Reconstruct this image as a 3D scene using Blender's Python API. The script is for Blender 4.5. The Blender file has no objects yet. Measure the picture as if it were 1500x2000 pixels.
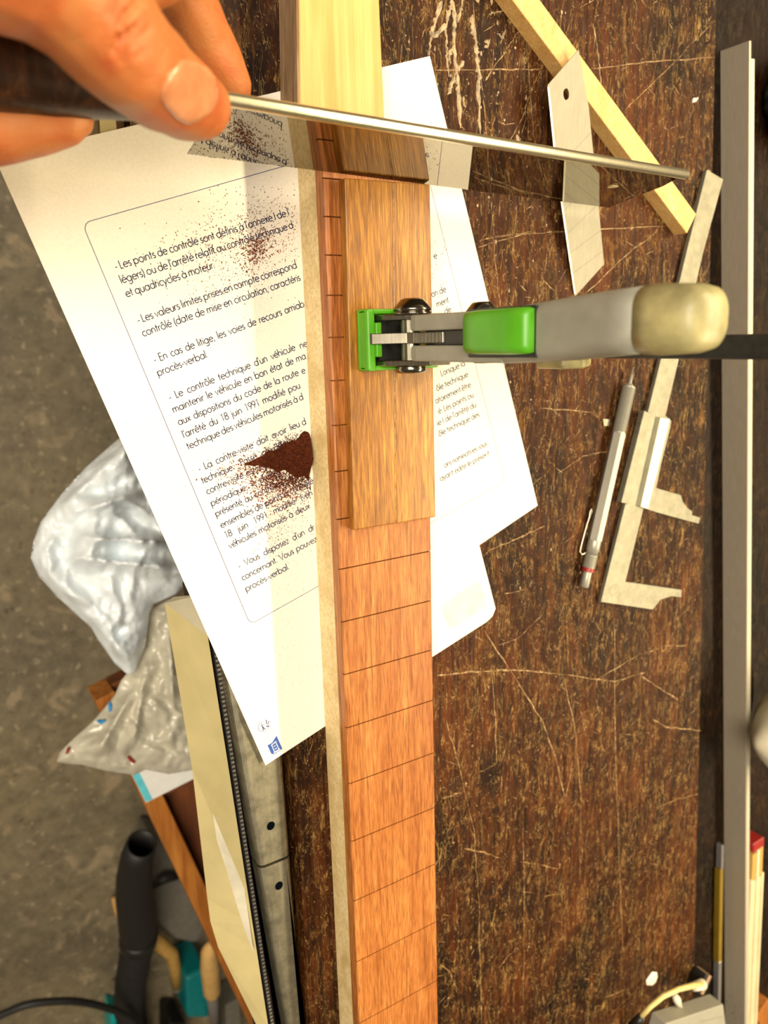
import bpy, bmesh, math, random
import numpy as np
from mathutils import Vector, Matrix, noise, geometry

# ------------------------------------------------------------------ camera, world, lights, exposure
SC = bpy.context.scene
COL = SC.collection
F, U0, V0, CAMH = 1500.0, 750.0, 1000.0, 339.1886          # phone main lens, picture 1500 x 2000, eye 339 mm above the bench
RIGHT = np.array([0.8489797, -0.0278706, 0.52769])
UP = np.array([0.1401219, 0.9747336, -0.1739548])
FWD = np.array([0.509509, -0.221625, -0.8314343])
cam = bpy.data.cameras.new('camera')
cam.sensor_fit = 'AUTO'; cam.sensor_width = 36.0; cam.lens = 27.0
cam.clip_start = 0.01; cam.clip_end = 50
cam.dof.use_dof = True; cam.dof.focus_distance = 0.352; cam.dof.aperture_fstop = 11.0
camo = bpy.data.objects.new('camera', cam); COL.objects.link(camo)
M = Matrix.Identity(4)
for i in range(3):
    M[i][0], M[i][1], M[i][2] = RIGHT[i], UP[i], -FWD[i]
M[2][3] = CAMH * 0.001
camo.matrix_world = M
SC.camera = camo

w = bpy.data.worlds.new('world'); SC.world = w; w.use_nodes = True
wb = w.node_tree.nodes['Background']
wb.inputs[0].default_value = (1.0, 0.80, 0.55, 1); wb.inputs[1].default_value = 0.17

def area(name, loc, target, sx, sy, power, col, yaxis=(0, 1, 0)):
    l = bpy.data.lights.new(name, 'AREA'); l.shape = 'RECTANGLE'; l.size = sx; l.size_y = sy
    l.energy = power; l.color = col
    o = bpy.data.objects.new(name, l); COL.objects.link(o)
    z = (Vector(loc) - Vector(target)).normalized(); y = Vector(yaxis); x = y.cross(z).normalized(); y = z.cross(x)
    m = Matrix((x, y, z)).transposed().to_4x4(); m.translation = Vector(loc); o.matrix_world = m
    return o
# a long tube lamp hangs behind the bench, parallel to the neck; a wide softer lamp is over the room behind the photographer
area('tube_lamp', (1.12, 0.05, 0.93), (0.16, 0.05, 0.0), 0.05, 1.8, 39.5, (1.0, 0.82, 0.50))
area('room_lamp', (-1.0, 0.3, 1.9), (0.1, 0.0, -0.2), 1.3, 1.3, 84.0, (1.0, 0.88, 0.69))
SC.view_settings.view_transform = 'Standard'; SC.view_settings.look = 'None'
SC.view_settings.gamma = 1.0; SC.view_settings.exposure = 0.0
SC.view_settings.use_curve_mapping = False

# ------------------------------------------------------------------ helpers
rnd = random.Random(7)
def ray(u, v): return RIGHT * ((u - U0) / F) + UP * ((V0 - v) / F) + FWD
def W(u, v, z=0.0):                       # point of the picture on the level z (mm)
    d = ray(u, v); k = (z - CAMH) / d[2]
    return (d[0] * k, d[1] * k, z)
def D3(u, v, d):                          # point of the picture at depth d (mm)
    r = ray(u, v) * d
    return (r[0], r[1], CAMH + r[2])
LEAN = 0.12                              # the saw leans back a little: y grows with height
def WY(u, v, y):                          # point of the picture on the saw's plane
    d = ray(u, v); k = (y + LEAN * (CAMH - 26)) / (d[1] - LEAN * d[2])
    return (d[0] * k, d[1] * k, CAMH + d[2] * k)

def thing(name, label, cat, loc=(0, 0, 0), group=None):
    o = bpy.data.objects.new(name, None); COL.objects.link(o)
    o.location = Vector(loc) * 0.001; o.empty_display_size = 0.01
    return tag(o, label, cat, group)
def tag(o, label=None, cat=None, group=None, kind=None):
    if label: o['label'] = label
    if cat: o['category'] = cat
    if group: o['group'] = group
    if kind: o['kind'] = kind
    return o
def wloc(o):
    v = Vector((0, 0, 0))
    while o: v += o.location; o = o.parent
    return v
def mk(name, verts, faces, mat, parent=None, smooth=False, kind=None, label=None, origin=None):
    """verts in mm (world); one mesh object, child of parent"""
    me = bpy.data.meshes.new(name)
    base = wloc(parent) if parent else Vector((0, 0, 0))
    if parent is None:
        if origin is None:
            a = np.array(verts, float); mn, mx = a.min(0), a.max(0)
            origin = ((mn[0] + mx[0]) / 2, (mn[1] + mx[1]) / 2, mn[2])
        base = Vector(origin) * 0.001
    me.from_pydata([(p[0] * 0.001 - base.x, p[1] * 0.001 - base.y, p[2] * 0.001 - base.z) for p in verts], [], faces)
    me.update()
    bm = bmesh.new(); bm.from_mesh(me); bmesh.ops.recalc_face_normals(bm, faces=bm.faces); bm.to_mesh(me); bm.free()
    if smooth:
        for p in me.polygons: p.use_smooth = True
    me.materials.append(mat)
    o = bpy.data.objects.new(name, me); COL.objects.link(o)
    if parent: o.parent = parent
    else: o.location = base
    if kind: o['kind'] = kind
    if label: o['label'] = label
    return o
def join(*parts):
    V, Fc = [], []
    for v, f in parts:
        n = len(V); V += list(v); Fc += [tuple(i + n for i in q) for q in f]
    return V, Fc
def prism(poly, z0, z1):
    n = len(poly)
    V = [(p[0], p[1], z0) for p in poly] + [(p[0], p[1], z1) for p in poly]
    Fc = [tuple(range(n - 1, -1, -1)), tuple(range(n, 2 * n))] + [(i, (i + 1) % n, n + (i + 1) % n, n + i) for i in range(n)]
    return V, Fc
def prism3(poly, vec):                    # any planar polygon pushed along vec
    n = len(poly)
    V = [tuple(p) for p in poly] + [(p[0] + vec[0], p[1] + vec[1], p[2] + vec[2]) for p in poly]
    Fc = [tuple(range(n - 1, -1, -1)), tuple(range(n, 2 * n))] + [(i, (i + 1) % n, n + (i + 1) % n, n + i) for i in range(n)]
    return V, Fc
def box(x0, x1, y0, y1, z0, z1, b=0.0, seg=2):
    V, Fc = prism([(x0, y0), (x1, y0), (x1, y1), (x0, y1)], z0, z1)
    return bevel(V, Fc, b, seg) if b else (V, Fc)
def bevel(V, Fc, b, seg=2):
    bm = bmesh.new(); vs = [bm.verts.new(p) for p in V]
    for f in Fc: bm.faces.new([vs[i] for i in f])
    bmesh.ops.recalc_face_normals(bm, faces=bm.faces)
    ed = [e for e in bm.edges if len(e.link_faces) == 2 and e.calc_face_angle(0) > 0.5]
    bmesh.ops.bevel(bm, geom=ed, offset=b, segments=seg, affect='EDGES', profile=0.5)
    bm.verts.ensure_lookup_table(); bm.verts.index_update()
    V = [tuple(v.co) for v in bm.verts]; Fc = [tuple(v.index for v in f.verts) for f in bm.faces]; bm.free()
    return V, Fc
def frame(t):
    t = Vector(t).normalized(); a = Vector((0, 0, 1)) if abs(t.z) < 0.9 else Vector((1, 0, 0))
    x = t.cross(a).normalized(); return x, t.cross(x).normalized(), t
def tube(path, rad, n=14, cap=True):
    P = [Vector(p) for p in path]; R = rad if hasattr(rad, '__len__') else [rad] * len(P)
    V, Fc = [], []
    px = None
    for i, p in enumerate(P):
        t = (P[min(i + 1, len(P) - 1)] - P[max(i - 1, 0)])
        x, y, t = frame(t)
        if px is not None:
            x = (px - t * px.dot(t)).normalized(); y = t.cross(x)
        px = x
        for k in range(n):
            a = 2 * math.pi * k / n
            V.append(tuple(p + (x * math.cos(a) + y * math.sin(a)) * R[i]))
    for i in range(len(P) - 1):
        for k in range(n):
            Fc.append((i * n + k, i * n + (k + 1) % n, (i + 1) * n + (k + 1) % n, (i + 1) * n + k))
    if cap:
        Fc.append(tuple(range(n - 1, -1, -1))); Fc.append(tuple(range((len(P) - 1) * n, len(P) * n)))
    return V, Fc
def lathe(c, axis, prof, n=24):           # prof: list of (radius, height along axis)
    x, y, t = frame(axis); c = Vector(c); V, Fc = [], []
    for r, h in prof:
        for k in range(n):
            a = 2 * math.pi * k / n
            V.append(tuple(c + t * h + (x * math.cos(a) + y * math.sin(a)) * max(r, 0.001)))
    for i in range(len(prof) - 1):
        for k in range(n):
            Fc.append((i * n + k, i * n + (k + 1) % n, (i + 1) * n + (k + 1) % n, (i + 1) * n + k))
    Fc.append(tuple(range(n - 1, -1, -1))); Fc.append(tuple(range((len(prof) - 1) * n, len(prof) * n)))
    return V, Fc
def ribbon(pts, wd, z, closed=False):     # flat strip along a polyline of (x, y)
    P = [Vector((p[0], p[1])) for p in pts]; n = len(P); V, Fc = [], []
    for i in range(n):
        a = P[i - 1] if (i > 0 or closed) else None
        b = P[(i + 1) % n] if (i < n - 1 or closed) else None
        d1 = (P[i] - a).normalized() if a is not None and (P[i] - a).length > 1e-6 else None
        d2 = (b - P[i]).normalized() if b is not None and (b - P[i]).length > 1e-6 else None
        d = (d1 or d2) if (d1 is None or d2 is None) else (d1 + d2)
        if d.length < 1e-6: d = d1
        d = d.normalized(); nn = Vector((-d.y, d.x))
        k = 1.0
        if d1 is not None and d2 is not None: k = min(1.6, 1.0 / max(0.3, abs(nn.dot(Vector((-d1.y, d1.x))))))
        h = (wd[i] if hasattr(wd, '__len__') else wd) / 2 * k
        V += [(P[i].x + nn.x * h, P[i].y + nn.y * h, z), (P[i].x - nn.x * h, P[i].y - nn.y * h, z)]
    for i in range(n if closed else n - 1):
        j = (i + 1) % n
        Fc.append((2 * i, 2 * i + 1, 2 * j + 1, 2 * j))
    return V, Fc
def arc(cx, cy, rx, ry, a0, a1, n=12):
    return [(cx + rx * math.cos(math.radians(a0 + (a1 - a0) * i / n)), cy + ry * math.sin(math.radians(a0 + (a1 - a0) * i / n))) for i in range(n + 1)]
def rrect(x0, y0, x1, y1, r, n=5):
    return (arc(x1 - r, y1 - r, r, r, 0, 90, n) + arc(x0 + r, y1 - r, r, r, 90, 180, n) +
            arc(x0 + r, y0 + r, r, r, 180, 270, n) + arc(x1 - r, y0 + r, r, r, 270, 360, n))

# ------------------------------------------------------------------ materials
class NT:
    def __init__(s, name):
        s.m = bpy.data.materials.new(name); s.m.use_nodes = True
        s.t = s.m.node_tree; s.b = s.t.nodes['Principled BSDF']; s.tc = s.n('ShaderNodeTexCoord')
    def n(s, k, **kw):
        q = s.t.nodes.new(k)
        for a, v in kw.items(): setattr(q, a, v)
        return q
    def l(s, a, b): s.t.links.new(a, b)
    def mapping(s, scale, rot=(0, 0, 0)):
        q = s.n('ShaderNodeMapping'); q.inputs['Scale'].default_value = scale; q.inputs['Rotation'].default_value = rot
        s.l(s.tc.outputs['Object'], q.inputs['Vector']); return q.outputs[0]
    def noise(s, vec, sc, det=6, rough=0.55, dist=0.0):
        q = s.n('ShaderNodeTexNoise'); q.inputs['Scale'].default_value = sc; q.inputs['Detail'].default_value = det
        q.inputs['Roughness'].default_value = rough; q.inputs['Distortion'].default_value = dist
        s.l(vec, q.inputs['Vector']); return q.outputs['Fac']
    def ramp(s, fac, stops):
        q = s.n('ShaderNodeValToRGB'); e = q.color_ramp.elements
        while len(e) < len(stops): e.new(0.5)
        for k, (p, c) in enumerate(stops):
            e[k].position = p; e[k].color = (c, c, c, 1) if not hasattr(c, '__len__') else (*c, 1)
        s.l(fac, q.inputs[0]); return q.outputs[0]
    def mix(s, fac, a, b, mode='MIX'):
        q = s.n('ShaderNodeMix'); q.data_type = 'RGBA'; q.blend_type = mode
        for val, i in ((fac, 0), (a, 6), (b, 7)):
            if hasattr(val, 'links') or hasattr(val, 'is_output'): s.l(val, q.inputs[i])
            elif hasattr(val, '__len__'): q.inputs[i].default_value = (*val, 1)
            else: q.inputs[i].default_value = val if i == 0 else (val, val, val, 1)
        return q.outputs[2]
    def bump(s, h, strength, dist=0.001):
        q = s.n('ShaderNodeBump'); q.inputs['Strength'].default_value = strength; q.inputs['Distance'].default_value = dist
        s.l(h, q.inputs['Height']); s.l(q.outputs[0], s.b.inputs['Normal'])
    def set(s, **kw):
        for k, v in kw.items():
            k = k.replace('_', ' ')
            if hasattr(v, 'is_output'): s.l(v, s.b.inputs[k])
            elif hasattr(v, '__len__') and len(v) == 3 and k in ('Base Color', 'Emission Color', 'Specular Tint'): s.b.inputs[k].default_value = (*v, 1)
            else: s.b.inputs[k].default_value = v
        return s
def plain(name, col, rough=0.5, metal=0.0, spec=0.5, var=0.12, sc=120, bump=0.0, **kw):
    t = NT(name); v = t.mapping((1, 1, 1)); f = t.noise(v, sc, 5)
    c = t.mix(t.ramp(f, [(0.3, 0.0), (0.7, 1.0)]), [x * (1 - var) for x in col], [min(1, x * (1 + var)) for x in col])
    t.set(Base_Color=c, Roughness=rough, Metallic=metal, Specular_IOR_Level=spec, **kw)
    if bump: t.bump(f, bump, 0.0005)
    return t.m
def wood(name, dark, mid, light, across=900, along=0.035, rough=0.5, streak=None, rot=0.0, spec=0.35, bump=0.12, big=60, sweep=1.5, rotx=0.0):
    t = NT(name)
    v = t.mapping((1, along, 1), (rotx, 0, rot)); v2 = t.mapping((1, 0.25, 1), (rotx, 0, rot))
    g = t.noise(v, across * 0.33, 6, 0.6, sweep); fine = t.noise(v, across * 2.2, 3, 0.6, 0.3); bg = t.noise(v2, big, 3)
    c = t.ramp(g, [(0.28, dark), (0.5, mid), (0.72, light)])
    c = t.mix(t.ramp(fine, [(0.36, 0.65), (0.58, 0.0)]), c, streak or dark)
    c = t.mix(t.ramp(bg, [(0.3, 0.35), (0.6, 0.0)]), c, mid, 'MULTIPLY')
    t.set(Base_Color=c, Roughness=rough, Specular_IOR_Level=spec)
    t.bump(fine, bump, 0.0004)
    return t.m

def bench_material(name, K=1.0):
    t = NT(name); cc = lambda r, g, b: (r * K, g * K, b * K)
    v1 = t.mapping((1, 1, 1)); v = t.mapping((1, 0.5, 1)); vg = t.mapping((1, 0.06, 1))
    n1 = t.noise(v, 48, 8, 0.68, 0.8); n2 = t.noise(v, 150, 9, 0.74, 0.9); n3 = t.noise(vg, 430, 4, 0.6)
    n4 = t.noise(v1, 11, 4, 0.55)
    c = t.ramp(n1, [(0.32, cc(0.005, 0.0016, 0.0006)), (0.50, cc(0.026, 0.0072, 0.0016)), (0.70, cc(0.105, 0.030, 0.0055))])
    c = t.mix(t.ramp(n4, [(0.40, 0.0), (0.66, 0.6)]), c, cc(0.135, 0.033, 0.005))
    c = t.mix(t.ramp(n3, [(0.40, 0.75), (0.56, 0.0)]), c, cc(0.007, 0.0026, 0.0012))
    c = t.mix(t.ramp(n2, [(0.55, 0.0), (0.68, 0.58)]), c, cc(0.23, 0.105, 0.024))
    # worn, wandering hairlines: narrow bands of a distorted noise
    for (rot, st, sc, wd, k) in ((0.1, 0.16, 120, 0.010, 0.7), (0.9, 0.22, 95, 0.008, 0.6), (-0.8, 0.22, 110, 0.008, 0.6), (1.5, 0.2, 80, 0.007, 0.5)):
        q = t.noise(t.mapping((1, st, 1), (0, 0, rot)), sc, 5, 0.6, 0.9)
        m = t.ramp(q, [(0.5 - wd, 0.0), (0.5, k), (0.5 + wd, 0.0)])
        g = t.ramp(t.noise(v1, 60 + sc * 0.3, 3, 0.6), [(0.45, 0.0), (0.60, 1.0)])
        c = t.mix(t.mix(1.0, m, g, 'MULTIPLY'), c, cc(0.52, 0.31, 0.10))
    sp = t.noise(v1, 750, 3, 0.55)
    c = t.mix(t.ramp(sp, [(0.66, 0.0), (0.72, 0.85)]), c, cc(0.46, 0.31, 0.14))
    r = t.ramp(n2, [(0.35, 0.26), (0.65, 0.60)])
    t.set(Base_Color=c, Roughness=r, Specular_IOR_Level=0.15)
    t.bump(n2, 0.8, 0.0012)
    return t.m

M_BENCH = bench_material('bench_wood', 0.85)
M_TRAY = bench_material('shaded_tray_wood', 0.16)  # bench wood darkened; its colour carries the shade beside the angle
M_EDGE = plain('bench_edge_wood', (0.022, 0.009, 0.005), 0.5)
def scratch_mat():
    t = NT('scratch_tan'); v = t.mapping((1, 1, 1)); n = t.noise(v, 260, 5, 0.7)
    t.set(Base_Color=t.ramp(n, [(0.36, (0.05, 0.022, 0.008)), (0.52, (0.26, 0.15, 0.055)), (0.68, (0.52, 0.36, 0.17))]), Roughness=0.5, Specular_IOR_Level=0.3); return t.m
M_SCRATCH = scratch_mat()
M_GLUE = plain('dried_glue', (0.27, 0.185, 0.098), 0.35, var=0.75, sc=350, bump=0.8)
M_CHIP = plain('white_paint_chip', (0.86, 0.78, 0.62), 0.5)

def concrete():
    t = NT('concrete_floor'); v = t.mapping((1, 1, 1))
    a = t.noise(v, 3.5, 5, 0.6); b = t.noise(v, 45, 6, 0.7); cN = t.noise(v, 28, 2, 0.4); d = t.noise(v, 20, 3, 0.5, 0.5)
    c = t.ramp(a, [(0.3, (0.15, 0.13, 0.088)), (0.55, (0.22, 0.178, 0.108)), (0.75, (0.27, 0.205, 0.115))])
    c = t.mix(t.ramp(b, [(0.35, 0.5), (0.6, 0.0)]), c, (0.060, 0.050, 0.036))
    c = t.mix(t.ramp(d, [(0.60, 0.0), (0.68, 0.6)]), c, (0.38, 0.29, 0.18))
    e = t.noise(v, 75, 3, 0.6, 0.3); c = t.mix(t.ramp(e, [(0.60, 0.0), (0.68, 0.6)]), c, (0.42, 0.34, 0.22)); c = t.mix(t.ramp(e, [(0.28, 0.7), (0.36, 0.0)]), c, (0.06, 0.045, 0.03))
    c = t.mix(t.ramp(cN, [(0.22, 0.85), (0.28, 0.0)]), c, (0.025, 0.017, 0.010))
    t.set(Base_Color=c, Roughness=0.55, Specular_IOR_Level=0.3); t.bump(b, 0.3, 0.002)
    return t.m
M_FLOOR = concrete()

def paper_mat():
    t = NT('printed_paper'); v = t.mapping((1, 1, 1)); n = t.noise(v, 900, 4)
    c = t.mix(t.ramp(n, [(0.4, 0.0), (0.6, 1.0)]), (0.80, 0.755, 0.665), (0.84, 0.80, 0.71))
    t.set(Base_Color=c, Roughness=0.7, Specular_IOR_Level=0.2); return t.m
M_PAPER = paper_mat()
M_INK = plain('navy_ink', (0.018, 0.020, 0.085), 0.6, spec=0.2)
M_LINE = plain('blue_line_ink', (0.045, 0.045, 0.19), 0.6, spec=0.2)
M_BLUE = plain('logo_blue', (0.035, 0.085, 0.33), 0.6, spec=0.2)
M_GREYINK = plain('grey_ink', (0.42, 0.34, 0.30), 0.6, spec=0.2)
M_WHITEINK = plain('white_print', (0.82, 0.79, 0.72), 0.6, spec=0.2)
M_RESIDUE = plain('sticker_residue', (0.74, 0.68, 0.52), 0.65, spec=0.2)
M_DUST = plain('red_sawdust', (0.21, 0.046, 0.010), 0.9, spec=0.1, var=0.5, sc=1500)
M_HEAP = plain('shaded_sawdust', (0.058, 0.013, 0.004), 0.9, spec=0.1, var=0.6, sc=900)  # same sawdust, darker: shade beside the neck put into the colour

M_MAPLE = wood('maple', (0.56, 0.41, 0.18), (0.78, 0.62, 0.34), (0.84, 0.70, 0.42), 260, 0.9, 0.5, rot=0.15, spec=0.3, bump=0.05, sweep=0.6)
M_FRET = wood('fretboard_rosewood', (0.24, 0.073, 0.015), (0.47, 0.172, 0.040), (0.64, 0.275, 0.080), 1000, 0.045, 0.42, streak=(0.13, 0.034, 0.008), rot=0.08, spec=0.35)
M_BLOCK = wood('guide_block_wood', (0.14, 0.043, 0.004), (0.39, 0.160, 0.014), (0.62, 0.305, 0.040), 700, 0.06, 0.33, streak=(0.15, 0.048, 0.005), rot=-0.06, spec=0.5, sweep=3.0)
M_PINE = wood('pale_softwood', (0.56, 0.325, 0.105), (0.68, 0.435, 0.165), (0.74, 0.505, 0.21), 300, 0.03, 0.5, streak=(0.64, 0.37, 0.11), spec=0.3, bump=0.03)
M_PINEROUGH = wood('rough_sawn_edge', (0.15, 0.085, 0.04), (0.36, 0.235, 0.13), (0.48, 0.33, 0.20), 420, 0.06, 0.75, streak=(0.14, 0.08, 0.04), rotx=0.75, sweep=0.4, spec=0.2, bump=0.6)
M_STICK = wood('stick_maple', (0.58, 0.35, 0.115), (0.74, 0.50, 0.20), (0.80, 0.58, 0.27), 500, 0.5, 0.5, streak=(0.55, 0.32, 0.10), rot=0.64, spec=0.3, bump=0.04)
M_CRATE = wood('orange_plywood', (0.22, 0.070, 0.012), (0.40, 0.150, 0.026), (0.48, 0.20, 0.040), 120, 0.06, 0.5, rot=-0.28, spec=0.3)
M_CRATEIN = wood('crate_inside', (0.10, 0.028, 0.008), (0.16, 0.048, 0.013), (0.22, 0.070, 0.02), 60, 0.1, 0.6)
M_HANDLE = wood('dark_handle_wood', (0.016, 0.005, 0.002), (0.036, 0.012, 0.004), (0.095, 0.036, 0.012), 400, 0.12, 0.35, rot=1.5708, spec=0.4)
M_SLOT = plain('slot_dark', (0.030, 0.010, 0.006), 0.8)

def steel(name, col, rough, streak=0.15, rot=0.0, metal=1.0, sc=900, along=0.03, blotch=0.12):
    t = NT(name); v = t.mapping((1, along, 1), (0, 0, rot)); n = t.noise(v, sc, 3)
    b = t.noise(t.mapping((1, 1, 1)), 140, 5, 0.65)
    c = t.mix(t.ramp(n, [(0.3, 0.0), (0.7, 1.0)]), [x * (1 - streak) for x in col], [min(1, x * (1 + streak)) for x in col])
    c = t.mix(t.ramp(b, [(0.35, blotch * 4 if blotch < 0.25 else 1.0), (0.6, 0.0)]), c, [x * (1 - blotch * 2.2) for x in col])
    t.set(Base_Color=c, Metallic=metal, Roughness=rough); return t.m
M_BLADE = steel('saw_blade_steel', (0.27, 0.245, 0.19), 0.028, 0.03, 1.5708, blotch=0.03)
M_SPINE = steel('saw_spine_steel', (0.85, 0.78, 0.58), 0.32, 0.08, 1.5708, blotch=0.05)
M_KNIFE = steel('knife_blade_steel', (0.30, 0.28, 0.215), 0.6, 0.08, metal=0.3, blotch=0.08)
M_CALIP = steel('caliper_steel', (0.26, 0.245, 0.185), 0.5, 0.06, -0.21, metal=0.6, blotch=0.16)
M_CALSAT = steel('caliper_bright_steel', (0.66, 0.64, 0.52), 0.38, 0.04, -0.21, blotch=0.03)
M_ALU = steel('aluminium', (0.44, 0.375, 0.285), 0.42, 0.07, 0.12, metal=0.35, blotch=0.04)
M_BRIGHT = steel('bright_steel', (0.62, 0.58, 0.46), 0.4, 0.05, 0.12, metal=0.5, blotch=0.05)
M_SATIN = steel('satin_silver', (0.36, 0.345, 0.295), 0.42, 0.05, -0.21, metal=0.5, blotch=0.03)
M_CLAMPST = steel('clamp_steel', (0.40, 0.37, 0.30), 0.30, 0.2, blotch=0.15)
M_SCREW = steel('dark_screw_steel', (0.22, 0.20, 0.165), 0.20, 0.05, blotch=0.05)
M_RAIL = steel('worn_aluminium', (0.60, 0.56, 0.42), 0.42, 0.12, 0.0, blotch=0.2)
M_BLACK = plain('black_plastic', (0.010, 0.010, 0.009), 0.4)
M_BLACKMET = plain('black_bar', (0.018, 0.018, 0.017), 0.32, var=0.3, sc=300)
M_HOLE = plain('hole_dark', (0.002, 0.003, 0.005), 0.9, spec=0.0)
M_GREEN = plain('green_plastic', (0.085, 0.36, 0.012), 0.38, var=0.12, sc=60)
M_GREYPL = plain('grey_plastic', (0.265, 0.255, 0.205), 0.48, var=0.14, sc=70)
M_CAPPL = plain('yellowed_plastic', (0.37, 0.325, 0.15), 0.42, var=0.35, sc=90)
M_RED = plain('red_paint', (0.27, 0.012, 0.010), 0.4)
M_WHITEP = plain('white_paint', (0.78, 0.72, 0.56), 0.5, var=0.06, sc=40)
M_SLAT = plain('white_slat', (0.62, 0.53, 0.34), 0.5, var=0.12, sc=30)
M_OCHRE = plain('bare_ruler_wood', (0.44, 0.26, 0.065), 0.5)
M_YELLOW = plain('yellow_paint', (0.17, 0.105, 0.005), 0.5)  # yellow dimmed in the base colour to stand for shade in the tray
M_DULL = plain('dull_grey_metal', (0.24, 0.225, 0.22), 0.4, metal=0.5)
M_BEIGE = plain('beige_enamel', (0.50, 0.42, 0.205), 0.42, var=0.10, sc=35)
M_BEIGEEND = plain('beige_end_cap', (0.42, 0.38, 0.27), 0.5, var=0.15, sc=45)
M_RUBBER = plain('black_rubber', (0.010, 0.009, 0.009), 0.55)
M_TICK = plain('pale_tooth', (0.16, 0.14, 0.12), 0.45)
M_TEAL = plain('teal_plastic', (0.0, 0.16, 0.17), 0.4)
M_TEALB = plain('bright_teal', (0.0, 0.34, 0.33), 0.4)
M_CREAM = plain('cream_cable', (0.70, 0.56, 0.22), 0.45, var=0.05)
M_GREYCASE = plain('grey_case', (0.30, 0.285, 0.235), 0.55, var=0.05)
M_CARD = plain('white_card', (0.70, 0.70, 0.68), 0.6, var=0.04)
M_CYAN = plain('cyan_stripe', (0.10, 0.50, 0.60), 0.6)
M_BLUEP = plain('blue_print', (0.01, 0.22, 0.55), 0.5)
M_BIN = plain('black_bag', (0.006, 0.008, 0.006), 0.22, var=0.2)
M_GREYBOX = plain('grey_tool_body', (0.13, 0.12, 0.10), 0.5)

def bag_mat():
    t = NT('white_bag_plastic'); v = t.mapping((1, 1, 1)); n = t.noise(v, 35, 4)
    c = t.mix(n, (0.74, 0.79, 0.82), (0.82, 0.90, 0.97))  # blue tint puts the bluish light near the floor into the plastic
    t.set(Base_Color=c, Roughness=0.26, Specular_IOR_Level=0.6, Transmission_Weight=0.06)
    t.bump(t.noise(v, 90, 3), 0.25, 0.004); return t.m
M_BAG = bag_mat()
M_BAGTHIN = plain('thin_bag_plastic', (0.62, 0.585, 0.47), 0.24, var=0.22, sc=45, spec=0.6, Transmission_Weight=0.25)
def skin_mat():
    t = NT('skin'); v = t.mapping((1, 1, 1)); a = t.noise(v, 70, 4, 0.55, 0.4); f = t.noise(v, 900, 4, 0.6)
    c = t.ramp(a, [(0.32, (0.50, 0.190, 0.060)), (0.5, (0.50, 0.155, 0.044)), (0.70, (0.46, 0.100, 0.028))])
    t.set(Base_Color=c, Roughness=0.46, Specular_IOR_Level=0.35, Subsurface_Weight=0.18, Subsurface_Scale=0.002)
    t.b.inputs['Subsurface Radius'].default_value = (1.0, 0.35, 0.15)
    t.bump(f, 0.4, 0.0006); return t.m
M_SKIN = skin_mat()
def nail_mat():
    t = NT('nail'); v = t.mapping((1, 1, 1)); a = t.noise(v, 160, 2)
    c = t.ramp(a, [(0.35, (0.53, 0.195, 0.085)), (0.65, (0.62, 0.27, 0.13))])
    t.set(Base_Color=c, Roughness=0.24, Specular_IOR_Level=0.6, Subsurface_Weight=0.1, Subsurface_Scale=0.001); return t.m
M_NAIL = nail_mat()

# ------------------------------------------------------------------ setting: floor
fz = -850.0
fl = mk('floor', [(-2500, -3200, fz), (2500, -3200, fz), (2500, 2200, fz), (-2500, 2200, fz)], [(0, 1, 2, 3)], M_FLOOR, kind='structure')
tag(fl, 'grey-brown worn concrete workshop floor with pale specks')

# ------------------------------------------------------------------ workbench
bench = thing('workbench', 'dark brown scratched wooden workbench under all the tools', 'workbench', (330, -100, fz))
xl = W(250, 256, 0)[0]
top = [(148, -1000), (538, -1000), (459.5, 182.5), (441, 460), (xl, 460), (xl, -60), (148, -112)]
V, Fc = bevel(*prism(top, -42, 0), 1.0, 1)
mk('bench_plank', V, Fc, M_BENCH, bench, label='scarred main plank of the bench top')
tray = [(540, -1000), (980, -1000), (980, 460), (443, 460), (461.5, 182.5)]
mk('bench_tray', *prism(tray, -64, -22), M_TRAY, bench, label='sunken plank behind the seam, shade painted into its dark colour')
for (x, y) in ((450, -900), (450, 360), (880, -900), (880, 360)):
    mk('leg', *box(x - 40, x + 40, y - 40, y + 40, fz, -64.05 if x > 500 else -42.05), M_EDGE, bench)
mk('rear_apron', *box(960, 985, -1000, 460, -140, 20), M_EDGE, bench)

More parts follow.
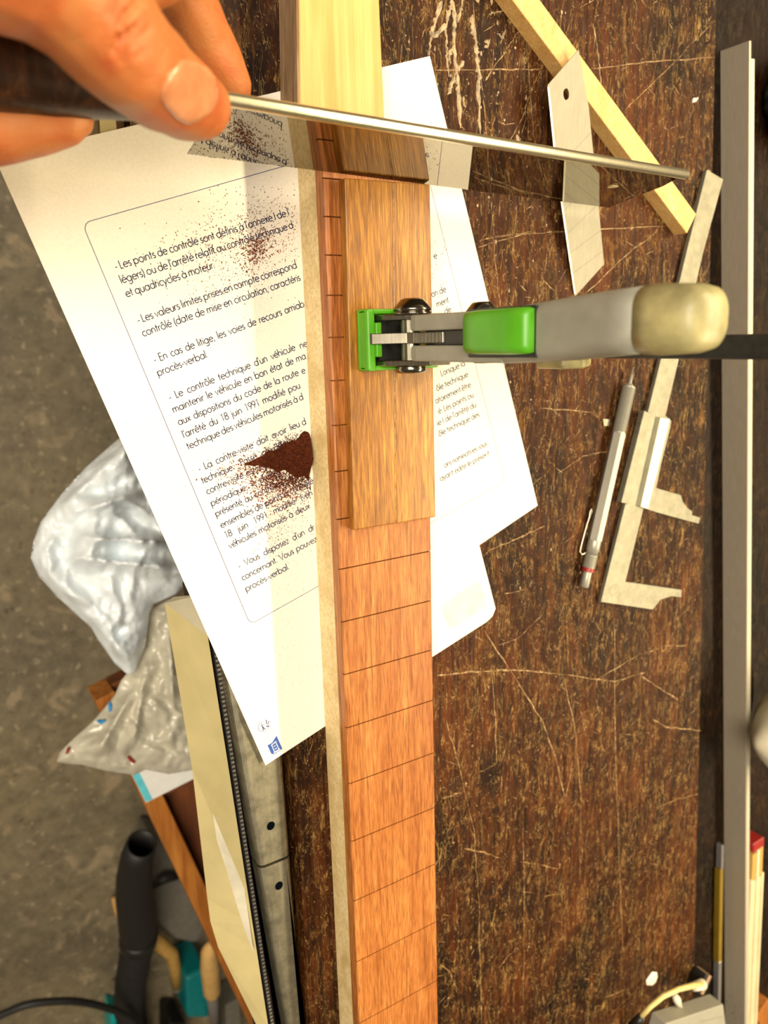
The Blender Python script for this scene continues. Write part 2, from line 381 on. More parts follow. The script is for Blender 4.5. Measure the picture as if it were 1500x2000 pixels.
# scratches: long cuts where the photograph shows them
SCR = [([(1200, 1210), (1203, 1500), (1210, 1700), (1217, 1865)], 3), ([(1100, 1320), (1125, 1430), (1135, 1560), (1132, 1720)], 3),
       ([(945, 1230), (1010, 1330), (1060, 1410), (1085, 1480), (1105, 1562)], 3.5), ([(1105, 1562), (1118, 1486)], 3),
       ([(960, 1300), (968, 1420), (970, 1492), (936, 1508)], 2.5), ([(870, 1405), (900, 1510), (925, 1620), (935, 1760), (940, 2000)], 3.5),
       ([(1020, 1600), (1025, 1750), (1022, 1960)], 2.5), ([(905, 1658), (945, 1664), (980, 1678)], 5), ([(1015, 1683), (1060, 1690), (1090, 1698)], 4),
       ([(1165, 1327), (1250, 1278), (1300, 1262), (1343, 1260)], 2.5), ([(1250, 1318), (1290, 1345), (1325, 1367)], 4), ([(1275, 1405), (1300, 1420), (1370, 1427)], 4),
       ([(1280, 1580), (1320, 1562), (1365, 1550)], 3), ([(862, 1560), (900, 1548)], 6), ([(1270, 1620), (1310, 1580)], 2),
       ([(845, 137), (1000, 136), (1062, 136)], 3), ([(1156, 134), (1260, 122), (1398, 112)], 3), ([(1220, 216), (1308, 130), (1386, 50)], 2),
       ([(924, 0), (934, 120), (944, 190), (950, 268)], 3), ([(1014, 58), (985, 105), (966, 128), (948, 158)], 2.5), ([(1060, 126), (1036, 180), (1020, 230), (996, 274)], 3),
       ([(932, 484), (1020, 458), (1100, 452), (1306, 442)], 3), ([(1140, 578), (1220, 500), (1286, 450)], 2.5), ([(1050, 797), (1170, 806)], 2.5),
       ([(960, 390), (965, 480), (972, 560), (978, 600)], 2.5), ([(935, 471), (965, 463), (1040, 452)], 3), ([(1010, 400), (1005, 450), (1000, 500)], 2),
       ([(1195, 880), (1140, 890), (1090, 925)], 2), ([(1030, 80), (1034, 170), (1042, 270)], 3), ([(1160, 50), (1170, 120), (1178, 200), (1182, 300)], 5),
       ([(972, 236), (985, 243), (1006, 241)], 2.5), ([(985, 700), (990, 800), (992, 900), (988, 1000)], 1.8), ([(955, 1075), (1010, 1052), (1065, 1027)], 3.5),
       ([(1480, 890), (1500, 880)], 2), ([(985, 1160), (1030, 1150)], 2), ([(1190, 1985), (1225, 1950), (1280, 1900)], 2), ([(1180, 1948), (1226, 1932)], 3),
       ([(850, 1320), (920, 1312), (1000, 1308), (1090, 1316)], 5), ([(1090, 1316), (1200, 1332), (1262, 1312)], 4), ([(975, 1260), (1010, 1248), (1060, 1200)], 2),
       ([(855, 1880), (880, 1900), (894, 1940)], 3), ([(975, 1890), (990, 1870), (1010, 1850)], 3.5), ([(1062, 1750), (1094, 1745)], 3), ([(1100, 0), (1092, 80), (1085, 120)], 2)]
P = []
def jitter(pts, amp, sub=7):
    out = []
    for a, b in zip(pts[:-1], pts[1:]):
        for k in range(sub): 
            t = k / sub; out.append((a[0] + (b[0] - a[0]) * t + rnd.uniform(-amp, amp), a[1] + (b[1] - a[1]) * t + rnd.uniform(-amp, amp)))
    out.append(pts[-1]); return out
for pts, wd in SCR:
    q = [W(*p, 0)[:2] for p in jitter(pts, 1.1)]
    ws = [wd * rnd.uniform(0.05, 0.27) for _ in q]; ws[0] = ws[-1] = 0.08
    if q[0][0] > 455 and q[0][1] < 100: continue
    P.append(ribbon(q, ws, 0.06))
for _ in range(900):                       # short nicks
    x, y = rnd.uniform(225, 500), rnd.uniform(-560, 190)
    if x > 459 - (y - 182) * 0.066 - 4: continue
    a = rnd.choice([1.57, 1.5, 1.65, 0.5, -0.6, 0.9, 1.2, rnd.uniform(0, 3.1)]); L = rnd.uniform(1.5, 9) * (2.0 if rnd.random() < 0.12 else 1)
    q = [(x + math.cos(a) * L * k / 3 + rnd.uniform(-.2, .2), y + math.sin(a) * L * k / 3 + rnd.uniform(-.2, .2)) for k in range(4)]
    P.append(ribbon(q, [0.06, rnd.uniform(0.15, 0.5), rnd.uniform(0.15, 0.5), 0.06], 0.05))
mk('scratches', *join(*P), M_SCRATCH, bench, kind='stuff', label='pale cuts and nicks across the dark bench top')

# dried glue: ragged drips near the upper edge
GL = [([(884, 0), (888, 40), (886, 90), (892, 140), (896, 180), (900, 250)], 9), ([(862, 0), (852, 35), (845, 60), (840, 85), (838, 108)], 8),
      ([(922, 30), (924, 62), (930, 85), (932, 110), (936, 150), (934, 180), (938, 262)], 10), ([(905, 120), (892, 138), (882, 165), (874, 185)], 8), ([(868, 48), (872, 80), (872, 110), (876, 150)], 5),
      ([(882, 0), (878, 20), (870, 50), (850, 70), (838, 62)], 8), ([(905, 0), (900, 20), (893, 45)], 6), ([(955, 30), (965, 24), (984, 22)], 3), ([(945, 82), (955, 78), (952, 92), (946, 90)], 5),
      ([(972, 66), (980, 74), (988, 58), (976, 86)], 4), ([(884, 96), (876, 105), (880, 125)], 6), ([(905, 190), (908, 210)], 5), ([(1022, 110), (1026, 125)], 4), ([(968, 200), (972, 204)], 5), ([(1010, 265), (1014, 278)], 8)]
P = []
for pts, wd in GL:
    q = [W(*p, 0)[:2] for p in jitter(pts, 1.6, 6)]
    ws = [max(0.3, wd * 0.27 * rnd.uniform(0.35, 1.25)) for _ in q]; ws[0] *= 0.4; ws[-1] *= 0.3
    v0, f0 = ribbon(q, ws, 0.25)
    # a low rounded bead: raised middle line
    vv, ff = [], []
    for i in range(0, len(v0), 2):
        a, b = v0[i], v0[i + 1]; vv += [(a[0], a[1], 0.03), ((a[0] + b[0]) / 2, (a[1] + b[1]) / 2, 0.3), (b[0], b[1], 0.03)]
    for i in range(len(v0) // 2 - 1): ff += [(3 * i, 3 * i + 1, 3 * i + 4, 3 * i + 3), (3 * i + 1, 3 * i + 2, 3 * i + 5, 3 * i + 4)]
    P.append((vv, ff))
for _ in range(170):                       # little drops
    u, v = rnd.gauss(960, 110), abs(rnd.gauss(0, 330)) if rnd.random() < 0.6 else rnd.uniform(300, 1980)
    x, y, _z = W(u, v, 0)
    if not (222 < x < 440): continue
    r = rnd.uniform(0.25, 0.9); n = 7; st = rnd.uniform(0.7, 1.9)
    vv = [(x, y, 0.25)] + [(x + r * math.cos(k * 6.283 / n) * rnd.uniform(.6, 1.2), y + r * st * math.sin(k * 6.283 / n) * rnd.uniform(.6, 1.2), 0.03) for k in range(n)]
    P.append((vv, [(0, 1 + k, 1 + (k + 1) % n) for k in range(n)]))
mk('dried_glue', *join(*P), M_GLUE, bench, smooth=True, kind='stuff', label='ragged dried glue drips on the bench top')

def chip(u, v, pts, label, z=0.0, h=0.8):
    c = W(u, v, z); poly = [W(*p, z)[:2] for p in pts]
    n = len(poly); cx, cy = sum(p[0] for p in poly) / n, sum(p[1] for p in poly) / n
    V = [(p[0], p[1], z + 0.05) for p in poly] + [(cx + (p[0] - cx) * .8, cy + (p[1] - cy) * .8, z + h) for p in poly] + [(cx, cy, z + h * 1.25)]
    Fc = [tuple(range(n))] + [(i, (i + 1) % n, n + (i + 1) % n, n + i) for i in range(n)] + [(n + i, n + (i + 1) % n, 2 * n) for i in range(n)]
    o = mk('paint_chip', V, Fc, M_CHIP); tag(o, label, 'chip', 'white paint flakes on the bench'); return o
chip(1272, 1912, [(1262, 1915), (1268, 1906), (1274, 1898), (1283, 1899), (1284, 1908), (1281, 1918), (1274, 1925), (1263, 1924)], 'larger white flake lying on the bench above the cream cable')
chip(1357, 195, [(1352, 196), (1354, 191), (1359, 192), (1363, 189), (1362, 194), (1357, 200), (1352, 201)], 'tiny white flake on the bench between wooden stick and aluminium angle')

# ------------------------------------------------------------------ printed sheet
OX, OY = 131.6602, -213.4581; ex = (0.952663, 0.304033); ey = (-0.304033, 0.952663)
def PP(x, y): return (OX + ex[0] * x + ey[0] * y, OY + ex[1] * x + ey[1] * y)
PZ = 0.34
outline = [(0, 0), (60, 0), (113, -0.6), (153, -1.0), (158, 0.2), (161.5, 3.5), (162.3, 47), (210.5, 49.8), (210, 297), (0, 297)]
sheet = thing('printed_sheet', 'large white printed sheet with blue border lying under the neck', 'paper', (*PP(90, 120), 0.04))
mk('sheet', *prism([PP(*p) for p in outline], 0.08, PZ), M_PAPER, sheet)
A = arc
GLY = {
 'a': (.73, [A(.35, .31, .28, .31, 0, 360, 18), [(.63, 0), (.63, .62)]]), 'b': (.73, [A(.37, .31, .28, .31, 0, 360, 18), [(.09, 0), (.09, 1.08)]]),
 'c': (.58, [A(.36, .31, .28, .31, 48, 312)]), 'd': (.73, [A(.35, .31, .28, .31, 0, 360, 18), [(.63, 0), (.63, 1.08)]]),
 'e': (.67, [[(.08, .34)] + A(.35, .31, .28, .31, 6, 318, 16)]), 'f': (.36, [[(.17, 0), (.17, .84)] + A(.33, .86, .16, .2, 180, 75, 6), [(.04, .62), (.34, .62)]]),
 'g': (.73, [A(.35, .31, .28, .31, 0, 360, 18), [(.63, .62), (.63, -.1)] + A(.36, -.1, .27, .26, 0, -145, 9)]),
 'h': (.63, [[(.09, 0), (.09, 1.08)], [(.09, .3)] + A(.31, .37, .22, .25, 170, 0, 8) + [(.53, 0)]]), 'i': (.2, [[(.1, 0), (.1, .62)], [(.1, .80), (.1, .91)]]),
 'j': (.2, [[(.1, .62), (.1, -.2)] + A(-.02, -.2, .12, .14, 0, -80, 4), [(.1, .80), (.1, .91)]]), 'l': (.2, [[(.1, 0), (.1, 1.08)]]),
 'm': (.95, [[(.09, 0), (.09, .62)], [(.09, .32)] + A(.28, .38, .19, .24, 170, 0, 7) + [(.47, 0)], [(.47, .32)] + A(.66, .38, .19, .24, 170, 0, 7) + [(.85, 0)]]),
 'n': (.63, [[(.09, 0), (.09, .62)], [(.09, .3)] + A(.31, .37, .22, .25, 170, 0, 8) + [(.53, 0)]]), 'o': (.71, [A(.355, .31, .285, .31, 0, 360, 18)]),
 'p': (.73, [A(.37, .31, .28, .31, 0, 360, 18), [(.09, .62), (.09, -.38)]]), 'q': (.73, [A(.35, .31, .28, .31, 0, 360, 18), [(.63, .62), (.63, -.38)]]),
 'r': (.37, [[(.09, 0), (.09, .62)], [(.09, .34)] + A(.26, .42, .17, .18, 170, 55, 5)]),
 's': (.44, [A(.22, .465, .135, .15, 25, 270, 8) + A(.22, .16, .155, .16, 90, -155, 9)[1:]]), 't': (.36, [[(.17, 0), (.17, .92)], [(.03, .62), (.33, .62)]]),
 'u': (.63, [[(.09, .62), (.09, .26)] + A(.31, .25, .22, .25, 180, 360, 9) + [(.53, .62)], [(.53, .62), (.53, 0)]]), 'v': (.54, [[(.03, .62), (.27, 0), (.51, .62)]]),
 'x': (.54, [[(.05, .62), (.49, 0)], [(.05, 0), (.49, .62)]]), 'y': (.54, [[(.03, .62), (.27, .02)], [(.51, .62), (.12, -.38)]]), 'z': (.5, [[(.05, .62), (.45, .62), (.05, 0), (.46, 0)]]),
 'L': (.48, [[(.09, 1), (.09, 0), (.44, 0)]]), 'E': (.54, [[(.48, 1), (.09, 1), (.09, 0), (.48, 0)], [(.09, .53), (.46, .53)]]), 'V': (.74, [[(.03, 1), (.37, 0), (.71, 1)]]),
 'P': (.56, [[(.09, 0), (.09, 1), (.26, 1)] + A(.26, .74, .24, .26, 90, -90, 8) + [(.09, .48)]]), 'I': (.24, [[(.12, 0), (.12, 1)]]),
 '1': (.6, [[(.16, .86), (.34, 1), (.34, 0)]]), '8': (.6, [A(.3, .76, .2, .24, 0, 360, 14), A(.3, .26, .25, .27, 0, 360, 14)]),
 '9': (.6, [A(.3, .7, .24, .29, 0, 360, 14), [(.52, .58), (.26, 0)]]), '(': (.28, [A(.5, .38, .4, .78, 130, 230, 8)]), ')': (.28, [A(-.22, .38, .4, .78, 50, -50, 8)]),
 '-': (.36, [[(.05, .31), (.31, .31)]]), "'": (.18, [[(.09, 1.06), (.09, .78)]]), '.': (.22, [[(.1, -.03), (.1, .09)]]), ',': (.22, [[(.13, .08), (.05, -.16)]]),
}
ACC = {'é': ('e', [[(.30, .74), (.45, .96)]]), 'è': ('e', [[(.40, .74), (.25, .96)]]), 'ê': ('e', [[(.20, .75), (.35, .94), (.50, .75)]]), 'ô': ('o', [[(.20, .75), (.355, .94), (.51, .75)]]),
       'à': ('a', [[(.40, .74), (.25, .96)]])}
for k, (b, s) in ACC.items(): GLY[k] = (GLY[b][0], GLY[b][1] + s)
CAP = 3.25; STR = 0.41
def textline(txt, x0, x1, y, right=False):
    nat = sum(GLY[c][0] for c in txt if c != ' '); ns = txt.count(' ')
    sp, k = 0.30, CAP
    if x1 is not None and x0 is not None:
        Wd = x1 - x0
        if ns:
            sp = (Wd / k - nat) / ns
            if sp < 0.22 or sp > 1.0:
                sp = min(max(sp, 0.22), 1.0); k = Wd / (nat + sp * ns)
        else: k = Wd / nat
    if x0 is None: x0 = x1 - (nat + sp * ns) * k
    out, x = [], x0
    for c in txt:
        if c == ' ': x += sp * k; continue
        adv, strokes = GLY[c]
        for s in strokes:
            closed = len(s) > 4 and abs(s[0][0] - s[-1][0]) < 1e-4 and abs(s[0][1] - s[-1][1]) < 1e-4
            q = [PP(x + p[0] * k, y + p[1] * CAP) for p in (s[:-1] if closed else s)]
            out.append(ribbon(q, STR, PZ + 0.03, closed))
        x += adv * k
    return out
LINES = [("- Les points de contrôle sont définis à l'annexe I de l'", 26.2, 110.8, 247.3), ("légers) ou de l'arrêté relatif au contrôle technique d", 26.1, 110.4, 241.7), ("et quadricycles à moteur.", 26.0, 67.6, 236.0),
 ("- Les valeurs limites prises en compte correspond", 26.4, 105.8, 224.7), ("contrôlé (date de mise en circulation, caractéris", 26.1, 105.6, 219.0),
 ("- En cas de litige, les voies de recours amiab", 26.4, 103.2, 207.2), ("procès-verbal.", 25.6, 50.0, 201.5),
 ("- Le contrôle technique d'un véhicule", 26.3, 91.6, 190.0), ("ne", 94.0, None, 189.6), ("maintenir le véhicule en bon état de ma", 25.7, 95.4, 184.4), ("aux dispositions du code de la route", 25.8, 89.0, 178.4), ("e", 90.6, None, 178.2),
 ("l'arrêté du 18 juin 1991 modifié pou", 25.6, 87.6, 172.4), ("technique des véhicules motorisés à d", 25.4, 87.2, 166.8),
 ("- La contre-visite doit avoir lieu", 26.3, 80.8, 155.3), ("d", 82.0, None, 155.1), ("technique.", 25.6, 42.3, 149.6), ("Passé", 45.8, 54.7, 149.7), ("ce", 57.3, 61.3, 149.6), ("délai,", 64.0, 72.4, 149.4),
 ("contre-visite", 25.7, 45.2, 144.0), ("est", 46.6, 51.4, 144.0), ("réali", 52.3, 59.4, 144.0), ("périodique,", 25.5, 44.7, 138.0), ("le", 47.0, 49.9, 138.0), ("procès", 51.6, 63.2, 138.0),
 ("présenté", 25.6, 39.8, 132.4), ("au", 41.3, 45.3, 132.4), ("contrôleur", 46.6, 63.0, 132.5), ("faute", 66.2, 74.4, 132.5), ("ensembles de points à contrôle", 25.8, 77.6, 126.3), ("18 juin 1991 modifié (véh", 25.8, 75.0, 120.8),
 ("véhicules motorisés à deux", 25.8, 71.3, 115.2), ("- Vous disposez d'un dr", 26.3, 69.8, 103.8), ("concernant. Vous pouvez", 25.6, 68.8, 97.5), ("procès-verbal.", 25.2, 49.9, 91.4),
 ("e", None, 184.4, 206.5), ("on de", None, 184.6, 188.9), ("ment", None, 184.6, 183.2), ("de", None, 184.6, 178.2), ("Lorsque la", 167.5, 184.6, 148.3), ("ôle technique", None, 184.8, 141.9), ("atoirement être", 159.5, 184.8, 135.8),
 ("é. Les points ou", None, 184.9, 129.9), ("ie I de l'arrêté du", None, 184.9, 124.0), ("ôle technique des", None, 185.4, 118.2), ("ons nominatives vous", 153.8, 185.4, 100.3), ("ayant édité le présent", None, 185.4, 94.3)]
P = []
for tx, a, b, y in LINES: P += textline(tx, a, b, y)
mk('printed_text', *join(*P), M_INK, sheet, label='dark navy French text')
mk('printed_border', *ribbon([PP(*p) for p in rrect(20.8, 75.0, 191.2, 267.6, 3.4)], 0.28, PZ + 0.03, True), M_LINE, sheet, label='thin blue rounded frame line')
mk('sticker_patch', *prism([PP(*p) for p in rrect(126.3, 8.2, 156.3, 26.6, 4)], PZ, PZ + 0.035), M_RESIDUE, sheet, label='faint yellowish rounded patch where a sticker was peeled')
# recycling signs, printed turned a quarter along the left margin
lg = []
def LR(p): return PP(2.0 + p[0], 2.2 + p[1])
lg += [ribbon([LR(p) for p in arc(5.0, 18.6, 2.9, 2.9, 75, 330, 18)], 0.28, PZ + 0.03)]
lg += [ribbon([LR(p) for p in q], wd, PZ + 0.03) for q, wd in (([(4.4, 20.7), (4.4, 20.1)], .6), ([(4.3, 19.8), (4.5, 18.4), (4.0, 16.4)], .55), ([(4.5, 18.4), (5.3, 16.4)], .5), ([(4.4, 19.6), (5.7, 19.3)], .3),
       ([(6.7, 18.9), (7.4, 20.0), (7.4, 21.2)], .55), ([(6.9, 18.3), (8.0, 18.8), (8.7, 19.6)], .5), ([(6.3, 17.9), (6.9, 17.2), (7.9, 17.2)], .6))]
mk('recycling_mark', *join(*lg), M_LINE, sheet, label='small blue round figure-and-arrows mark')
ss = mk('sorting_sign', *ribbon([LR(p) for p in [(3.0, 13.6), (6.4, 14.6)] + arc(7.2, 12.6, 2.0, 2.0, 90, 0, 5) + [(9.2, 2.2), (3.0 + 2.2, 0.4)] + arc(5.0, 2.4, 2.0, 2.0, 270, 180, 5)], 0.16, PZ + 0.028, True), M_GREYINK, sheet, label='thin outlined sorting panel')
bp_ = mk('bin_panel', [(*LR(p), PZ + 0.045) for p in [(3.0, 7.6), (5.6, 7.4), (9.2, 9.6), (9.2, 0.7), (4.4, 0.7), (3.3, 1.5), (3.0, 2.6)]], [tuple(range(7))], M_BLUE, ss, label='blue panel with white bin')
wq = [[(4.6, 6.2), (7.9, 6.8)], [(5.0, 6.0), (4.9, 1.7), (7.6, 1.7), (7.5, 6.2)], [(5.6, 4.8), (6.9, 4.8)], [(5.6, 3.1), (6.9, 3.1)], [(4.3, 1.4), (8.2, 1.4)]]
mk('bin_sign', *join(*[ribbon([LR(p) for p in q], 0.45 if i in (0, 4) else 0.3, PZ + 0.06) for i, q in enumerate(wq)]), M_WHITEINK, ss)
pq = [[(4.7, 12.4), (7.4, 13.0), (7.5, 11.0), (7.1, 9.4), (4.6, 8.7), (4.9, 10.5), (4.7, 12.4)], [(5.6, 11.0), (6.5, 11.1)]]
mk('leaflet_sign', *join(*[ribbon([LR(p) for p in q], 0.16, PZ + 0.03) for q in pq]), M_GREYINK, ss)

# ------------------------------------------------------------------ sawdust
P = []
def grain(x, y, z, r):
    a = rnd.uniform(0, 6.28); k = rnd.uniform(0.45, 1.0); c, s = math.cos(a), math.sin(a)
    q = [(-1, -.5, 0), (1, -.4, 0), (.2, .8, 0), (0, .1, .8)]
    return [(x + (p[0] * c - p[1] * s * k) * r, y + (p[0] * s + p[1] * c * k) * r, z + p[2] * r) for p in q], [(0, 1, 2), (0, 1, 3), (1, 2, 3), (2, 0, 3)]
def scatter(n, u, v, su, sv, rot, r0, r1, keep):
    r0, r1 = r0 * 1.7, r1 * 2.0
    k = 0
    while k < n:
        a, b = rnd.gauss(0, su), rnd.gauss(0, sv)
        uu, vv = u + a * math.cos(rot) - b * math.sin(rot), v + a * math.sin(rot) + b * math.cos(rot)
        k += 1
        x, y, _ = W(uu, vv, PZ)
        if not keep(x, y): continue
        P.append(grain(x, y, PZ + 0.02, rnd.uniform(r0, r1)))
lf = lambda x, y: x < 165.3 and y < 75 and x > 60
rt = lambda x, y: 222.5 < x < 250
scatter(420, 500, 490, 14, 22, 0.5, 0.12, 0.36, lf); scatter(900, 480, 480, 70, 40, -0.2, 0.08, 0.26, lf); scatter(500, 430, 540, 60, 45, -0.3, 0.06, 0.16, lf)
scatter(300, 520, 420, 55, 35, 0, 0.08, 0.24, lf); scatter(1500, 540, 945, 40, 24, 0.1, 0.10, 0.34, lf); scatter(700, 500, 905, 42, 14, -0.25, 0.08, 0.26, lf)
scatter(500, 560, 980, 40, 60, 0, 0.07, 0.2, lf); scatter(160, 535, 1045, 14, 20, 0.3, 0.08, 0.22, lf); scatter(700, 570, 1200, 50, 140, 0, 0.05, 0.13, lf)
scatter(500, 480, 700, 90, 200, 0, 0.04, 0.10, lf); scatter(220, 865, 520, 28, 34, 0, 0.06, 0.2, rt); scatter(60, 900, 560, 30, 40, 0, 0.05, 0.12, rt)
o = mk('sawdust', *join(*P), M_DUST, kind='stuff'); tag(o, 'reddish brown sawdust specks scattered over the printed sheet', 'sawdust')
P = []
# the heap against the neck
NX, NY = 46, 30; hv, hf = [], []
for i in range(NX + 1):
    for j in range(NY + 1):
        s, t = i / NX, j / NY                         # s: 0 thin tail .. 1 at the neck ; t across
        uc, vc = 478 + s * 124, 908 - s * 34 + 14 * s * s
        half = 2 + 50 * s ** 1.25
        vv = vc + (t - 0.5) * 2 * half * (1.0 if t > .5 else 0.85) + noise.noise(Vector((s * 7, t * 3, 2))) * 10 * (0.4 + s)
        x, y, _ = W(uc, vv, PZ); x = min(x, 165.9)
        prof = max(0.0, 1 - abs(2 * t - 1) ** 1.4)
        h = prof * (0.25 + 5.2 * s ** 1.5) + noise.noise(Vector((x * .9, y * .9, 0))) * 0.5 * prof + noise.noise(Vector((x * 3, y * 3, 0))) * 0.25 * prof
        hv.append((x, y, PZ + 0.01 + max(0, h)))
for i in range(NX):
    for j in range(NY): hf.append((i * (NY + 1) + j, (i + 1) * (NY + 1) + j, (i + 1) * (NY + 1) + j + 1, i * (NY + 1) + j + 1))
P.append((hv, hf))
scatter(900, 566, 872, 26, 10, -0.35, 0.10, 0.30, lf); scatter(1100, 560, 935, 34, 12, 0.2, 0.10, 0.34, lf)
o = mk('sawdust_heap', *join(*P), M_HEAP, kind='stuff'); tag(o, 'heap of sawdust darkened by painted shade, piled against the left side of the neck', 'sawdust')

# ------------------------------------------------------------------ instrument neck
neck = thing('guitar_neck', 'long maple instrument neck blank with slotted brown fretboard clamped on the bench', 'neck', (193, -200, 0.4))
X0, XR = 166.6, 220.2
FB0, FBT = 18.2, 25.4
V, Fc = bevel(*box(X0, 219.6, -720, 94, 0.42, FB0), 0.5, 1)
mk('neck_blank', V, Fc, M_MAPLE, neck, label='pale flamed maple')
slots = [67.6, 52.0, 36.0, 18.9, 0.6, -18.6, -39.0, -60.6, -83.6, -108.3, -135.2, -162.9, -192.0, -223.5, -257.3, -293.5, -332.0, -372.6]
d = 43.2
while slots[-1] - d > -700: slots.append(slots[-1] - d); d *= 1.0595
prof = [(-718, FB0)]
ys = sorted(slots); sw, sd = 0.62, 2.2
prof.append((-718, FBT))
for y in ys: prof += [(y - sw / 2, FBT), (y - sw / 2, FBT - sd), (y + sw / 2, FBT - sd), (y + sw / 2, FBT)]
prof += [(92.5, FBT), (93.6, FBT - 0.8), (93.6, FB0)]
n = len(prof)
xs = [X0 - 0.2, X0 - 0.1, X0 + 0.7, XR - 0.5, XR]; dz = [0.9, 0.35, 0, 0, 0.5]
V, Fc = [], []
for x, dd in zip(xs, dz):
    for (y, z) in prof: V.append((x, y, z - (dd if z > FBT - 0.1 else 0)))
for s in range(len(xs) - 1):
    for i in range(n):
        j = (i + 1) % n; Fc.append((s * n + i, s * n + j, (s + 1) * n + j, (s + 1) * n + i))
def capf(off):                             # end faces built per span so the slots stay open
    out = []; top = list(range(1, n - 1))
    return out
# side skins: strips between bottom line and top profile
for off in (0, (len(xs) - 1) * n):
    base_z = FB0; idx = len(V)
    xx = V[off][0]
    bot = []
    for i in range(1, n - 1): V.append((xx, prof[i][0], FB0)); bot.append(idx + i - 1)
    for i in range(1, n - 2):
        if abs(prof[i][0] - prof[i + 1][0]) < 1e-6: continue
        Fc.append((off + i, off + i + 1, bot[i], bot[i - 1]))
mk('fretboard', V, Fc, M_FRET, neck, label='orange-brown rosewood fretboard with saw-cut fret slots')

# board continuing beyond the neck's end
board = thing('pale_board', 'pale yellow planed board with rough brown side beyond the neck end', 'board', (182, 180, 0.4))
bl = [(160.6, 95.0), (203.2, 95.0), (199.0, 262.0), (168.2, 262.0)]
V, Fc = bevel(*prism(bl, 0.42, 18.0), 0.4, 1)
mk('planed_board', V, Fc, M_PINE, board)
mk('rough_edge', *prism([(160.55, 95.4), (168.1, 261.6), (167.0, 261.6), (159.6, 95.4)], 0.42, 17.6), M_PINEROUGH, board, label='rough sawn grey-brown side')

# guide block
blk = thing('guide_block', 'yellow-brown hardwood guide block clamped on top of the fretboard', 'block', (195, -10, FBT))
BZ = 30.7
poly = [W(673, 347, BZ)[:2], W(840, 360, BZ)[:2], W(851, 1010, BZ)[:2], W(691, 1036, BZ)[:2]]
xm = lambda a, b, t: (a[0] + (b[0] - a[0]) * t, a[1] + (b[1] - a[1]) * t)
tA, tB = xm(poly[0], poly[1], 0.555), xm(poly[3], poly[2], 0.50)
g = 0.13
V, Fc = bevel(*prism([poly[0], (tA[0] - g, tA[1]), (tB[0] - g, tB[1]), poly[3]], FBT + 0.05, BZ), 0.6, 2)
mk('block_half', V, Fc, M_BLOCK, blk)
V, Fc = bevel(*prism([(tA[0] + g, tA[1]), poly[1], poly[2], (tB[0] + g, tB[1])], FBT + 0.05, BZ), 0.6, 2)
mk('block_half', V, Fc, M_BLOCK, blk)
mk('glue_joint', *ribbon([(tA[0], tA[1] - .6), xm(tA, tB, .3), xm(tA, tB, .6), (tB[0], tB[1] + .6)], 0.42, BZ - 0.22), M_GLUE, blk, label='thin pale glue line')

# ------------------------------------------------------------------ clamp
clamp = thing('lever_clamp', 'lever clamp with green pads and grey upright handle on the guide block', 'clamp', (195, 0, BZ))
yc = -0.8
# green swivel pad: shallow open cup
px0, px1, py0, py1 = 177.3, 211.5, -14.6, 12.4
pad = [box(px0, px1, py0, py1, BZ + 0.05, BZ + 2.6, 0.8), box(px0, px0 + 4.2, py0, py1, BZ + 2.0, BZ + 9.5, 1.0), box(px0, px1, py1 - 2.2, py1, BZ + 2.0, BZ + 8.0, 0.8), box(px0, px1 + 6, py0, py0 + 2.2, BZ + 2.0, BZ + 7.0, 0.8),
       box(px0 + 3.6, px0 + 6.6, -8.5, 6.5, BZ + 2.0, BZ + 11.0, 0.5)]
mk('swivel_pad', *join(*pad), M_GREEN, clamp, label='bright green plastic pad')
def plateXZ(pts, y0, y1, b=0.5):
    V, Fc = prism3([(p[0], y0, p[1]) for p in pts], (0, y1 - y0, 0)); return bevel(V, Fc, b, 2)
cheek = [(182.5, BZ + 3), (207, BZ + 3), (212, BZ + 8), (212, BZ + 24), (206, BZ + 32), (196, BZ + 31), (184.5, BZ + 12)]
mk('cheek_plate', *plateXZ(cheek, 7.2, 9.6), M_CLAMPST, clamp, label='worn steel side plate')
mk('cheek_plate', *plateXZ(cheek, -12.6, -10.2), M_CLAMPST, clamp, label='worn steel side plate')
mk('swivel_block', *box(184.5, 206, -10.0, 7.0, BZ + 2.7, BZ + 7.0), M_BLACK, clamp, label='black inside of the pad')
mk('pivot_pin', *tube([(195, -12.6, BZ + 17), (195, 9.6, BZ + 17)], 4.2, 20), M_CLAMPST, clamp)
dome = [(8.6, 0), (8.6, 0.8), (7.9, 1.0), (7.9, 1.4), (8.6, 1.7), (8.2, 2.8), (5.2, 6.2), (3.6, 6.9), (0.0, 7.0)]
mk('screw_head', *lathe((196, 9.6, BZ + 17.5), (0, 1, 0), dome, 32), M_SCREW, clamp, smooth=True, label='domed dark steel screw head')
mk('rivet', *lathe((195.5, -12.6, BZ + 16), (0, -1, 0), [(6.6, 0), (6.9, 0.5), (6.9, 2.4), (6.2, 3.2), (0, 3.3)], 28), M_SCREW, clamp, smooth=True, label='flat dark rivet head')
# serrated steel tongue between the cheeks
ton = [(179.0, BZ + 7.0), (190, BZ + 7.0), (203, BZ + 15), (203, BZ + 46), (199, BZ + 50)]
zz = []
for k in range(9):
    z = BZ + 47 - k * 2.6; zz += [(190.6, z), (191.6, z - 1.3)]
ton += zz + [(190.2, BZ + 21.5), (179.0, BZ + 10.5), (178.2, BZ + 9.0)]
mk('serrated_tongue', *plateXZ(ton, yc - 2.2, yc + 2.6, 0.35), M_CLAMPST, clamp, label='bright notched steel tongue')
